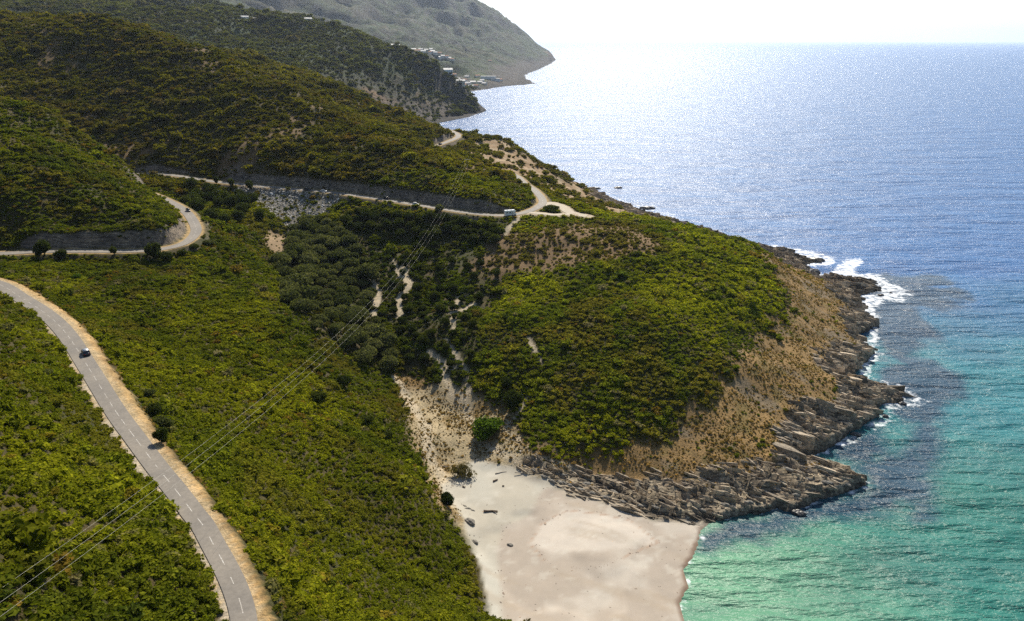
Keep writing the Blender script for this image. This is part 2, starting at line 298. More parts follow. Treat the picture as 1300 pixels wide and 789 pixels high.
GBROWN = zmask([(400, 90), (450, 95), (520, 110), (560, 130), (590, 128), (570, 140), (470, 150), (420, 130), (385, 100)], 30, 60) * (Y > 1000)
FLANK = zmask([(612, 178), (650, 184), (712, 230), (760, 250), (850, 276), (800, 274), (760, 268), (700, 248), (645, 220), (590, 195)], 6, 16) * (Y < 800) * (Y > 440)
FLANK = np.maximum(FLANK, (Y > 440) * (Y < 700) * smooth(15, 40, X) * smooth(30, 20, H + N1 * 6))
DRYD = smooth(0.28, 0.5, N1 + 0.5 * fbm(X, Y, 90, 3, 54)) * (Y > 430)

col = np.zeros(X.shape + (3,))
def lay(cc, m):
    global col
    cc = np.array(cc); m = np.clip(m, 0, 1)[..., None]; col = col * (1 - m) + cc * m
soil = np.array((0.066, 0.053, 0.020)); col[:] = soil
lay((0.05, 0.05, 0.016), smooth(-0.2, 0.4, N1))
lay((0.08, 0.056, 0.022), smooth(0.1, 0.6, N2) * 0.5)
lay((0.15, 0.095, 0.045), DRYD * 0.8)
lay((0.17, 0.11, 0.055), BROWNP)
dry = np.clip(HEADL - GREEN, 0, 1)
lay((0.225, 0.145, 0.062), dry)
lay((0.29, 0.185, 0.075), dry * smooth(-0.1, 0.5, N1))
lay((0.15, 0.12, 0.04), dry * smooth(0.1, 0.5, N2) * 0.7); lay((0.17, 0.15, 0.12), dry * smooth(0.25, 0.45, fbm(X * .5 + Y * .86, (X * .86 - Y * .5) * .35, 7, 4, 55)) * .55)
lay((0.27, 0.18, 0.10), FLANK); lay((0.34, 0.26, 0.17), FLANK * smooth(0, .4, N2))
lay((0.36, 0.29, 0.18), BAREB); lay((0.24, 0.17, 0.08), BAREB * smooth(0.0, 0.4, N2))
lay((0.24, 0.17, 0.10), CLEAR)
lay((0.17, 0.155, 0.13), SCREE * 0.9)
lay((0.42, 0.35, 0.25), TRAIL)
rocky = np.clip(rough * 1.0, 0, 1)
rc = np.array((0.18, 0.15, 0.115))
lay(rc, rocky * smooth(17, 6, H + N2 * 5)); lay((0.33, 0.28, 0.21), rocky * smooth(0.05, 0.5, N3 + N2) * smooth(17, 6, H))
lay((0.26, 0.18, 0.085), rocky * smooth(5, 12, H + N2 * 4) * smooth(0.9, 0.4, SL))
lay((0.055, 0.048, 0.042), rocky * smooth(1.4, 0.5, H + N3 * 0.4) * (Y < 700))
# beach: pale upper sand, rosy washed lower shelf
sand = smooth(-2, 2, sb + N2 * 2) * np.maximum(smooth(3.9, 3.2, H), smooth(2, 6, sb)) * (1 - rbs)
lay((0.41, 0.39, 0.33), sand); lay((0.36, 0.32, 0.25), sand * smooth(-0.1, 0.6, N1) * 0.6)
d_b = seg_dist(X, Y, [W(a, b, 1.5)[:2] for a, b in [(618, 700), (640, 665), (680, 630), (700, 612)]])[2]
PINK = zmask([(632, 699), (640, 672), (675, 655), (690, 620), (720, 622), (800, 645), (900, 660), (920, 699), (920, 820), (640, 820)], 1.2, 1.2)
lay((0.35, 0.30, 0.245), sand * PINK)
lay((0.43, 0.385, 0.325), sand * PINK * smooth(0.0, 0.5, fbm(X, Y, 12, 4, 61)))
WASH = zmask([(690, 665), (720, 650), (800, 660), (840, 690), (760, 699), (700, 699), (675, 690)], 1.5, 2)
lay((0.50, 0.45, 0.385), sand * WASH * 0.8); lay((0.33, 0.27, 0.20), sand * smooth(0.25, 0.6, fbm(X * .5 + Y, Y * .4, 5, 4, 64)) * .45); lay((0.52, 0.49, 0.42), sand * smooth(0.3, 0.6, N3 + N2 * .6) * .35)
wl = np.abs(sdf(X, Y, zone([(690, 665), (720, 650), (800, 660), (840, 690), (760, 720), (700, 720), (675, 690)])) + N1 * 1.5)
lay((0.33, 0.22, 0.15), sand * smooth(0.45, 0.1, wl) * smooth(0, .3, N2 + .2) * 0.6)
lay((0.20, 0.14, 0.10), sand * smooth(1.3, 0.2, dc + N3 * 0.8 - 0.3))
# road verges, cuts
lay((0.36, 0.25, 0.115), smooth(RW + 1.6, RW + 0.9, dr + N3 * 0.35) * (Y < 760))
nearroad = (rk * 2 < 60) & (Y < 262) & (rside < 0)
vv = (dr - RW) / ndv + RW
lay((0.41, 0.27, 0.12), nearroad * smooth(RW + 4.6, RW + 3.2, vv + N2 * 2.4 + N3 * 1.0)); lay((0.30, 0.19, 0.08), nearroad * smooth(RW + 4.6, RW + 3.2, vv + N2 * 2.4) * smooth(-.1, .35, N2 + N3 * .6)); lay((0.43, 0.33, 0.20), nearroad * smooth(RW + 2.2, RW + 1.0, vv + N3))
lay((0.40, 0.34, 0.26), (Y < 262) * (rside > 0) * (X < 0) * smooth(RW + 1.1, RW + 0.5, dr + N2 * 0.9))
lay((0.44, 0.36, 0.26), smooth(4.6, 3.6, dspur + N3 * 0.5))
cut = smooth(0.75, 1.2, SL) * smooth(16, 9, dr) * smooth(RW, RW + 1.5, dr) * (Y > 262)
lay((0.155, 0.13, 0.11), cut); lay((0.23, 0.19, 0.15), cut * smooth(0, 0.5, N2))
# far land
lay((0.027, 0.046, 0.013), smooth(1000, 1150, Y)); lay((0.011, 0.018, 0.009), smooth(1000, 1150, Y) * smooth(-0.1, 0.4, fbm(X, Y, 70, 5, 71)))
lay((0.050, 0.048, 0.022), smooth(1000, 1150, Y) * smooth(0.1, 0.5, fbm(X, Y, 240, 5, 72)) * 0.8)
lay((0.045, 0.045, 0.026), GBROWN); lay((0.115, 0.075, 0.042), GBROWN * smooth(0.0, 0.4, fbm(X, Y, 50, 5, 73)))
lay((0.055, 0.05, 0.042), smooth(1000, 1150, Y) * smooth(0.75, 1.1, SL))
lay((0.13, 0.10, 0.07), smooth(2300, 2600, Y) * smooth(60, 20, dc + 60 * fbm(X, Y, 200, 4, 74)))
TERR = zmask([(565, 96), (600, 92), (625, 97), (612, 106), (580, 108)], 20, 40) * (Y > 2000)
lay((0.13, 0.16, 0.05), TERR * smooth(-0.2, 0.3, fbm(X, Y, 60, 4, 75)))
lay((0.10, 0.085, 0.055), (Y > 2000) * (Y < 4200) * smooth(0.35, 0.6, fbm(X, Y, 160, 5, 76)) * 0.6)
lay((0.06, 0.052, 0.045), (Y > 1000) * smooth(45, 12, H + 22 * fbm(X, Y, 60, 4, 77)) * (1 - TERR)); lay((0.04, 0.036, 0.032), (Y > 700) * smooth(4, 2, H))

def grid_mesh(name, j0, j1):
    ny = j1 - j0; nx = len(XS)
    co = np.stack([X[j0:j1], Y[j0:j1], H[j0:j1]], -1).reshape(-1, 3)
    hh = H[j0:j1]
    idx = np.arange(ny * nx).reshape(ny, nx)
    f = np.stack([idx[:-1, :-1], idx[:-1, 1:], idx[1:, 1:], idx[1:, :-1]], -1)
    dry_ = (hh[:-1, :-1] > -3) | (hh[1:, 1:] > -3) | (hh[:-1, 1:] > -3) | (hh[1:, :-1] > -3)
    f = f[dry_].reshape(-1, 4)
    used = np.zeros(ny * nx, bool); used[f.ravel()] = True; remap = np.cumsum(used) - 1
    co = co[used]; f = remap[f]
    return raw_mesh(name, co, f, {'tone': col[j0:j1].reshape(-1, 3)[used]}, {'rocky': np.maximum(rocky, cut)[j0:j1].ravel()[used], 'calm': sand[j0:j1].ravel()[used]}), used
def raw_mesh(name, co, f, cols={}, vals={}, smooth_=True):
    me = bpy.data.meshes.new(name); n = len(co); m = len(f); k = f.shape[1]
    me.vertices.add(n); me.vertices.foreach_set("co", co.astype(np.float32).ravel())
    me.loops.add(m * k); me.loops.foreach_set("vertex_index", f.astype(np.int32).ravel())
    me.polygons.add(m); me.polygons.foreach_set("loop_start", np.arange(0, m * k, k, dtype=np.int32))
    me.polygons.foreach_set("use_smooth", np.full(m, smooth_, bool))
    me.update(calc_edges=True)
    for a, v in cols.items():
        at = me.attributes.new(a, 'FLOAT_COLOR', 'POINT'); vv = np.ones((n, 4), np.float32); vv[:, :3] = v; at.data.foreach_set("color", vv.ravel())
    for a, v in vals.items():
        at = me.attributes.new(a, 'FLOAT', 'POINT'); at.data.foreach_set("value", v.astype(np.float32).ravel())
    return me
def link(o): COL.objects.link(o); return o
def tag(o, label=None, cat=None, group=None, kind=None):
    if label: o["label"] = label
    if cat: o["category"] = cat
    if group: o["group"] = group
    if kind: o["kind"] = kind
    return o

# ------------------------------------------------------------------ materials
def mat(name):
    m = bpy.data.materials.new(name); m.use_nodes = True
    nt = m.node_tree; b = nt.nodes["Principled BSDF"]; return m, nt, b
def nd(nt, t, **kw):
    n = nt.nodes.new(t)
    for k, v in kw.items():
        if k.startswith('i_'):
            key = k[2:].replace('_', ' ')
            n.inputs[int(key) if key.isdigit() else key].default_value = v
        else: setattr(n, k, v)
    return n
def noise(nt, scale, detail=4, rough=0.6, vec=None, geo=None):
    n = nd(nt, "ShaderNodeTexNoise"); n.inputs["Scale"].default_value = scale; n.inputs["Detail"].default_value = detail; n.inputs["Roughness"].default_value = rough
    if vec is None:
        geo = nd(nt, "ShaderNodeNewGeometry"); nt.links.new(geo.outputs["Position"], n.inputs["Vector"])
    else: nt.links.new(vec, n.inputs["Vector"])
    return n
def ramp(nt, src, stops):
    r = nd(nt, "ShaderNodeValToRGB"); e = r.color_ramp.elements
    while len(e) < len(stops): e.new(0.5)
    for k, (p, cc) in enumerate(stops): e[k].position = p; e[k].color = tuple(cc) + (1,) if len(cc) == 3 else cc
    nt.links.new(src, r.inputs[0]); return r
def mix(nt, a, b, fac=None, mode='MIX', f=1.0):
    m = nd(nt, "ShaderNodeMix", data_type='RGBA', blend_type=mode)
    m.inputs[0].default_value = f
    if fac is not None: nt.links.new(fac, m.inputs[0])
    for s, k in ((a, 6), (b, 7)):
        if isinstance(s, tuple): m.inputs[k].default_value = s + (1,) if len(s) == 3 else s
        else: nt.links.new(s, m.inputs[k])
    return m.outputs[2]
def bump(nt, b, h, strength=0.5, dist=0.3):
    bn = nd(nt, "ShaderNodeBump"); bn.inputs["Strength"].default_value = strength; bn.inputs["Distance"].default_value = dist
    nt.links.new(h, bn.inputs["Height"]); nt.links.new(bn.outputs[0], b.inputs["Normal"]); return bn

M = {}
def land_material(name, s1, s2, bd):
    m, nt, b = mat(name)
    at = nd(nt, "ShaderNodeAttribute", attribute_name="tone")
    n1 = noise(nt, s1, 6, 0.68); n2 = noise(nt, s2, 5, 0.65)
    r1 = ramp(nt, n1.outputs[0], [(0.25, (0.42, 0.42, 0.42)), (0.5, (0.95, 0.95, 0.95)), (0.75, (1.5, 1.45, 1.35))])
    r2 = ramp(nt, n2.outputs[0], [(0.3, (0.7, 0.72, 0.7)), (0.7, (1.28, 1.25, 1.2))])
    c1 = mix(nt, at.outputs["Color"], r1.outputs[0], mode='MULTIPLY'); c2 = mix(nt, c1, r2.outputs[0], mode='MULTIPLY')
    # streaky bedding on bare rock
    ra = nd(nt, "ShaderNodeAttribute", attribute_name="rocky")
    geo = nd(nt, "ShaderNodeNewGeometry"); mp = nd(nt, "ShaderNodeMapping"); mp.inputs["Rotation"].default_value = (0.5, 0.25, R(31)); mp.inputs["Scale"].default_value = (0.10, 1.5, 1.2)
    nt.links.new(geo.outputs["Position"], mp.inputs["Vector"])
    ns = noise(nt, 1.0, 5, 0.7, vec=mp.outputs[0]); rs = ramp(nt, ns.outputs[0], [(0.36, (0.2, 0.19, 0.18)), (0.5, (0.9, 0.9, 0.9)), (0.66, (1.7, 1.6, 1.45))])
    c3 = mix(nt, c2, rs.outputs[0], mode='MULTIPLY'); c4 = mix(nt, c2, c3, fac=ra.outputs["Fac"])
    cm = nd(nt, "ShaderNodeAttribute", attribute_name="calm"); soft = ramp(nt, n2.outputs[0], [(0.3, (0.93, 0.93, 0.93)), (0.7, (1.06, 1.05, 1.04))])
    c4 = mix(nt, c4, mix(nt, at.outputs["Color"], soft.outputs[0], mode='MULTIPLY'), fac=cm.outputs["Fac"])
    nt.links.new(c4, b.inputs["Base Color"]); b.inputs["Roughness"].default_value = 0.92; b.inputs["Specular IOR Level"].default_value = 0.2
    hs = mix(nt, n1.outputs[0], ns.outputs[0], fac=ra.outputs["Fac"])
    hs = mix(nt, hs, (0.5, 0.5, 0.5), fac=cm.outputs["Fac"]); bump(nt, b, hs, 0.9, bd); return m
M['land'] = land_material("hillside_ground", 1.6, 0.22, 0.55)
M['farland'] = land_material("distant_hillside", 0.030, 0.0075, 16.0)

jsplit = int(np.searchsorted(YS, 1020))
me, _ = grid_mesh("terrain", 0, jsplit + 1); me.materials.append(M['land']); terrain = link(bpy.data.objects.new("terrain", me)); tag(terrain, "scrub covered coastal slopes, headland and beach", "terrain", kind="structure")
me, _ = grid_mesh("mountain", jsplit, len(YS)); me.materials.append(M['farland']); mountain = link(bpy.data.objects.new("mountain", me)); tag(mountain, "distant hills falling to the sea", "hills", kind="structure")

# ------------------------------------------------------------------ sea
def sea():
    xs = axis([(-60000, -3000, 9000, 500), (-3000, 40, 500, 4), (40, 420, 1.6, 1.6), (420, 1500, 3, 80), (1500, 60000, 120, 9000)])
    ys = axis([(-3000, 100, 500, 3), (100, 520, 1.6, 1.6), (520, 1000, 2, 12), (1000, 8000, 14, 300), (8000, 80000, 400, 9000)])
    x, y = np.meshgrid(xs, ys); d = -sdf(x, y, LAND)      # metres offshore
    n = fbm(x, y, 45, 4, 81); n2 = fbm(x, y, 12, 4, 82); n3 = fbm(x, y, 4.5, 3, 83)
    deep = np.array((0.008, 0.088, 0.26)); mid = np.array((0.010, 0.098, 0.19)); teal = np.array((0.006, 0.130, 0.155)); green = np.array((0.016, 0.130, 0.105)); weed = np.array((0.006, 0.034, 0.070))
    cc = np.zeros(x.shape + (3,)); cc[:] = deep
    def L(cv, m):
        nonlocal cc
        cc = cc * (1 - m[..., None]) + cv * m[..., None]
    L(mid, smooth(430, 330, y + n * 40 - (x - 200) * 0.15)); L(teal, smooth(350, 285, y + n * 25 - (x - 200) * 0.12)); L(green, smooth(270, 190, y + n * 25 - (x - 150) * 0.1))
    L(np.array((0.10, 0.26, 0.16)), smooth(195, 160, y + n2 * 12 + (x - 100) * 0.25) * smooth(130, 60, x))
    def P(pts): return [W(a, b, 0)[:2] for a, b in pts]
    wd = np.zeros(x.shape)
    for pts, j in [(P([(1090, 385), (1170, 385), (1190, 420), (1175, 455), (1225, 470), (1225, 490), (1190, 515), (1165, 540), (1130, 530), (1120, 500), (1100, 440)]), 9), (P([(1150, 500), (1192, 520), (1195, 560), (1188, 610), (1190, 660), (1160, 668), (1152, 600), (1160, 540)]), 4),
                   (P([(1080, 590), (1130, 580), (1160, 560), (1185, 600), (1170, 640), (1100, 655), (1020, 665), (960, 690), (890, 700), (890, 670), (1000, 645), (1110, 620)]), 5), (P([(1040, 565), (1110, 545), (1130, 570), (1110, 590), (1060, 585)]), 4), (P([(1060, 350), (1200, 350), (1240, 372), (1200, 395), (1120, 395)]), 10)]:
        wd = np.maximum(wd, smooth(-4.5, 5.5, sdf(x, y, pts) + n2 * j * 0.9 + n * j * 0.4 + n3 * 3))
    wd *= smooth(-0.75, -0.35, n2)
    L(weed, wd * 0.93)
    fo = np.zeros(x.shape)
    for pts, k in [(P([(985, 313), (1030, 318), (1055, 326), (1052, 333), (1035, 339), (1000, 325)]), 1.), (P([(1060, 346), (1075, 338), (1082, 330), (1092, 328), (1094, 332), (1082, 338), (1078, 350), (1068, 351)]), 1.1),
                   (P([(1070, 349), (1110, 350), (1128, 360), (1150, 372), (1140, 382), (1120, 380), (1105, 400), (1090, 398), (1085, 384), (1100, 376), (1118, 372), (1108, 357)]), 1.0),
                   (P([(1092, 400), (1112, 402), (1112, 440), (1120, 450), (1108, 462), (1100, 485), (1090, 482), (1092, 462), (1108, 450), (1100, 420)]), 1.0), (P([(1118, 486), (1145, 494), (1163, 506), (1150, 512), (1140, 512), (1146, 502)]), .85), (P([(1110, 525), (1128, 524), (1134, 530), (1118, 534)]), .8), (P([(1085, 560), (1050, 580), (1020, 590), (1060, 596), (1075, 575)]), .25), (P([(1105, 605), (1125, 618), (1090, 635), (1060, 640), (1090, 624)]), .35),
                   (P([(700, 235), (735, 245), (770, 245), (790, 255), (840, 265), (870, 280), (850, 285), (790, 268), (740, 254)]), .7)]:
        fo = np.maximum(fo, k * smooth(-5.0, 3.0, sdf(x, y, pts) + 2.0 + n2 * 4.5))
    rim = (y < 1000) * smooth(9, 1.0, d) * smooth(-0.35, 0.15, n2) * smooth(195, 225, y) * 1.0 * (1 + 0 * y)
    rim = np.maximum(rim, (y > 600) * smooth(14, 4, d + 8 * n) * 0.8 * (y < 9000))
    rim = np.maximum(rim, (y < 225) * (y > 90) * smooth(3.2, 0.6, d) * smooth(-0.3, 0.2, n3) * .8)
    fo = np.maximum(fo, rim)
    yy, xx = len(ys), len(xs); idx = np.arange(yy * xx).reshape(yy, xx)
    f = np.stack([idx[:-1, :-1], idx[:-1, 1:], idx[1:, 1:], idx[1:, :-1]], -1).reshape(-1, 4)
    zz = np.zeros(x.shape)
    me = raw_mesh("sea", np.stack([x, y, zz], -1).reshape(-1, 3), f, {'tone': cc.reshape(-1, 3)}, {'foam': fo.ravel()})
    m, nt, b = mat("sea_water"); M['sea'] = m
    at = nd(nt, "ShaderNodeAttribute", attribute_name="tone"); fa = nd(nt, "ShaderNodeAttribute", attribute_name="foam")
    geo = nd(nt, "ShaderNodeNewGeometry")
    def wave(scale, rot, sx, sy, det=3):
        mp = nd(nt, "ShaderNodeMapping"); mp.inputs["Rotation"].default_value = (0, 0, R(rot)); mp.inputs["Scale"].default_value = (sx, sy, 1)
        nt.links.new(geo.outputs["Position"], mp.inputs["Vector"]); return noise(nt, scale, det, 0.6, vec=mp.outputs[0])
    a = wave(0.9, 10, 0.55, 1.0, 4); c_ = wave(0.16, -12, 0.35, 1.0, 4); e = wave(0.028, 6, 0.3, 1.0, 4)
    b1 = nd(nt, "ShaderNodeBump"); b1.inputs["Strength"].default_value = 1.0; b1.inputs["Distance"].default_value = 0.42; nt.links.new(a.outputs[0], b1.inputs["Height"])
    b2 = nd(nt, "ShaderNodeBump"); b2.inputs["Strength"].default_value = 1.0; b2.inputs["Distance"].default_value = 2.6; nt.links.new(c_.outputs[0], b2.inputs["Height"]); nt.links.new(b1.outputs[0], b2.inputs["Normal"])
    b3 = nd(nt, "ShaderNodeBump"); b3.inputs["Strength"].default_value = 1.0; b3.inputs["Distance"].default_value = 9.0; nt.links.new(e.outputs[0], b3.inputs["Height"]); nt.links.new(b2.outputs[0], b3.inputs["Normal"])
    fn = wave(0.3, 0, 1, 1, 8)
    fm = nd(nt, "ShaderNodeMath", operation='MULTIPLY_ADD'); nt.links.new(fa.outputs["Fac"], fm.inputs[0]); fm.inputs[1].default_value = 0.95
    fs = nd(nt, "ShaderNodeMath", operation='MULTIPLY_ADD'); nt.links.new(fn.outputs[0], fs.inputs[0]); fs.inputs[1].default_value = 2.4; fs.inputs[2].default_value = -1.85; nt.links.new(fs.outputs[0], fm.inputs[2])
    fr = ramp(nt, fm.outputs[0], [(0.0, (0, 0, 0)), (0.5, (1, 1, 1))])
    rn = wave(0.05, 20, 0.5, 1, 4); rv = ramp(nt, rn.outputs[0], [(0.3, (0.8, 0.8, 0.85)), (0.7, (1.2, 1.2, 1.15))])
    tone = mix(nt, at.outputs["Color"], rv.outputs[0], mode='MULTIPLY')
    cc_ = mix(nt, tone, (0.85, 0.88, 0.9), fac=fr.outputs[0]); nt.links.new(cc_, b.inputs["Base Color"])
    b.inputs["IOR"].default_value = 1.33; b.inputs["Specular IOR Level"].default_value = 0.28; b.inputs["Coat Weight"].default_value = 0.30; b.inputs["Coat IOR"].default_value = 1.33; b.inputs["Coat Roughness"].default_value = 0.20
    rr = nd(nt, "ShaderNodeMapRange"); nt.links.new(fr.outputs[0], rr.inputs[0]); rr.inputs[3].default_value = 0.34; rr.inputs[4].default_value = 0.9; nt.links.new(rr.outputs[0], b.inputs["Roughness"])
    nt.links.new(b3.outputs[0], b.inputs["Normal"])
    g_ = wave(0.42, 25, 0.7, 1.0, 3); b4 = nd(nt, "ShaderNodeBump"); b4.inputs["Strength"].default_value = 1.0; b4.inputs["Distance"].default_value = 2.6; nt.links.new(g_.outputs[0], b4.inputs["Height"]); nt.links.new(b3.outputs[0], b4.inputs["Normal"]); nt.links.new(b4.outputs[0], b.inputs["Coat Normal"])
    me.materials.append(m); o = link(bpy.data.objects.new("sea", me)); tag(o, "open sea, turquoise by the rocks and blue beyond", "sea", kind="structure")
sea()

# ------------------------------------------------------------------ road surface
def strip(P, w0, w1, dz, name, material, parent=None):
    P = np.asarray(P); w0 = w0 if w0 != RW else rwid(P[:, 1])[:, None]; w1 = w1 if not (np.isscalar(w1) and w1 == -RW) else -rwid(P[:, 1])[:, None]; d = np.gradient(P, axis=0); L = np.hypot(d[:, 0], d[:, 1])[:, None]; nrm = np.stack([-d[:, 1], d[:, 0]], 1) / L
    a = np.concatenate([P[:, :2] + nrm * w0, P[:, 2:] + dz], 1); b_ = np.concatenate([P[:, :2] + nrm * w1, P[:, 2:] + dz], 1)
    n = len(P); co = np.concatenate([a, b_]); f = np.array([[i, i + n, i + n + 1, i + 1] for i in range(n - 1)])
    me = raw_mesh(name, co, f); me.materials.append(material)
    o = bpy.data.objects.new(name, me); return link(o)
m, nt, b = mat("worn_asphalt"); n = noise(nt, 1.3, 6, 0.7); n_ = noise(nt, 0.12, 4, 0.6)
r = ramp(nt, n.outputs[0], [(0.3, (0.145, 0.128, 0.108)), (0.7, (0.215, 0.19, 0.16))]); r2 = ramp(nt, n_.outputs[0], [(0.35, (0.85, 0.85, 0.85)), (0.65, (1.12, 1.1, 1.06))])
nt.links.new(mix(nt, r.outputs[0], r2.outputs[0], mode='MULTIPLY'), b.inputs["Base Color"]); b.inputs["Roughness"].default_value = 0.8; bump(nt, b, n.outputs[0], 0.4, 0.05); M['asphalt'] = m
m, nt, b = mat("pale_gravel"); n = noise(nt, 1.1, 6, 0.7); r = ramp(nt, n.outputs[0], [(0.3, (0.30, 0.25, 0.18)), (0.7, (0.50, 0.43, 0.33))]); nt.links.new(r.outputs[0], b.inputs["Base Color"]); b.inputs["Roughness"].default_value = 0.9; bump(nt, b, n.outputs[0], 0.5, 0.06); M['gravel'] = m
m, nt, b = mat("white_road_paint"); n = noise(nt, 3.0, 5, 0.7); r = ramp(nt, n.outputs[0], [(0.42, (0.27, 0.24, 0.20)), (0.66, (0.60, 0.58, 0.54))]); nt.links.new(r.outputs[0], b.inputs["Base Color"]); b.inputs["Roughness"].default_value = 0.7; M['paint'] = m
fine = catmull(road_ctrl, 1.5)
road = strip(fine, RW, -RW, 0.03, "road", M['asphalt']); tag(road, "narrow two lane coast road winding round the hills", "road", kind="structure")
o = strip(SPUR, 3.0, -3.0, 0.02, "track", M['gravel']); tag(o, "pale gravel track leaving the road junction", "track", kind="structure")
o = strip(SPUR2, 2.0, -2.0, 0.012, "path", M['gravel']); tag(o, "short gravel path past the scrub island", "path", kind="structure")
# dashed centre line
def dashes():
    cos, fs = [], []; s = 0.0
    for i in range(len(fine) - 1):
        a, b_ = fine[i], fine[i + 1]; L = math.hypot(*(b_ - a)[:2]); ph = s % 6.0
        if ph < 3.0 and fine[i][1] < 600:
            dx, dy = (b_ - a)[:2] / L; nx, ny = -dy * .06, dx * .06; k = len(cos)
            cos += [(a[0] + nx, a[1] + ny, a[2] + .036), (a[0] - nx, a[1] - ny, a[2] + .036), (b_[0] - nx, b_[1] - ny, b_[2] + .036), (b_[0] + nx, b_[1] + ny, b_[2] + .036)]; fs.append((k, k + 1, k + 2, k + 3))
        s += L
    me = raw_mesh("road_markings", np.array(cos), np.array(fs)); me.materials.append(M['paint']); tag(link(bpy.data.objects.new("road_markings", me)), "broken white centre line of the coast road", "road markings", kind="structure")
dashes()


# air: haze over the bay
def haze():
    bm = bmesh.new(); bmesh.ops.create_cube(bm, size=1.0)
    lo = (-62000, -3200, -27); hi = (62000, 82000, 1330)
    for q_ in bm.verts: q_.co = [(lo[k] + hi[k]) / 2 + q_.co[k] * (hi[k] - lo[k]) for k in range(3)]
    me = bpy.data.meshes.new("haze"); bm.to_mesh(me); bm.free()
    m = bpy.data.materials.new("sea_haze"); m.use_nodes = True; nt = m.node_tree; nt.nodes.remove(nt.nodes["Principled BSDF"])
    pv = nt.nodes.new("ShaderNodeVolumePrincipled"); pv.inputs["Color"].default_value = (0.70, 0.81, 1.0, 1); pv.inputs["Density"].default_value = 2.6e-5; pv.inputs["Anisotropy"].default_value = 0.5
    nt.links.new(pv.outputs[0], nt.nodes["Material Output"].inputs["Volume"]); me.materials.append(m)
    o = link(bpy.data.objects.new("haze", me)); tag(o, "thin sea haze over the bay and hills", "haze", kind="stuff")
haze()
# ------------------------------------------------------------------ foliage
def foliage_mat(name, tint=None):
    m, nt, b = mat(name)
    out = nt.nodes["Material Output"]; nt.nodes.remove(b)
    if tint is None:
        at = nd(nt, "ShaderNodeAttribute", attribute_name="tint", attribute_type='INSTANCER'); c0 = at.outputs["Color"]
    else:
        oi = nd(nt, "ShaderNodeObjectInfo"); rr = ramp(nt, oi.outputs["Random"], [(0, tint[0]), (1, tint[1])]); c0 = rr.outputs[0]
    n = noise(nt, 1.1, 3, 0.7); r = ramp(nt, n.outputs[0], [(0.3, (0.6, 0.62, 0.6)), (0.72, (1.35, 1.3, 1.2))])
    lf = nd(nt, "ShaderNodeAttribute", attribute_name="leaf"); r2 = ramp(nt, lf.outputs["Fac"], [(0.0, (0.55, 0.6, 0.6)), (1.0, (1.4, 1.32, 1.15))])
    c1 = mix(nt, c0, r.outputs[0], mode='MULTIPLY'); c2 = mix(nt, c1, r2.outputs[0], mode='MULTIPLY')
    d = nd(nt, "ShaderNodeBsdfDiffuse"); t = nd(nt, "ShaderNodeBsdfTranslucent"); ms = nd(nt, "ShaderNodeMixShader"); ms.inputs[0].default_value = 0.38
    nt.links.new(c2, d.inputs[0])
    hv = mix(nt, c2, (1.25, 1.35, 0.7), mode='MULTIPLY'); nt.links.new(hv, t.inputs[0])
    nt.links.new(d.outputs[0], ms.inputs[1]); nt.links.new(t.outputs[0], ms.inputs[2]); nt.links.new(ms.outputs[0], out.inputs[0]); return m
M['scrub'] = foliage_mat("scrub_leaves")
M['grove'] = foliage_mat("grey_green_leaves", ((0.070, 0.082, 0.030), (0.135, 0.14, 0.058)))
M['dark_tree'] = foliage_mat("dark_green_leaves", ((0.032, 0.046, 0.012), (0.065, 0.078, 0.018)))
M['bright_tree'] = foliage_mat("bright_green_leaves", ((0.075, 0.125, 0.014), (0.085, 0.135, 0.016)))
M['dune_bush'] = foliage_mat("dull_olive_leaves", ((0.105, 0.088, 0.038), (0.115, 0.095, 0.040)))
m, nt, b = mat("bark"); n = noise(nt, 4, 5, 0.7); r = ramp(nt, n.outputs[0], [(0.3, (0.07, 0.055, 0.04)), (0.7, (0.17, 0.135, 0.10))]); nt.links.new(r.outputs[0], b.inputs["Base Color"]); b.inputs["Roughness"].default_value = 0.95; M['bark'] = m
m, nt, b = mat("schist_stone"); n = noise(nt, 2.2, 5, 0.7); oi = nd(nt, "ShaderNodeObjectInfo"); r = ramp(nt, n.outputs[0], [(0.3, (0.10, 0.09, 0.075)), (0.7, (0.30, 0.27, 0.22))])
nt.links.new(r.outputs[0], b.inputs["Base Color"]); b.inputs["Roughness"].default_value = 0.85; bump(nt, b, n.outputs[0], 0.8, 0.2); M['stone'] = m
m, nt, b = mat("scree_stone"); at = nd(nt, "ShaderNodeAttribute", attribute_name="tint", attribute_type='INSTANCER'); nt.links.new(at.outputs["Color"], b.inputs["Base Color"]); b.inputs["Roughness"].default_value = 0.7; M['scree'] = m

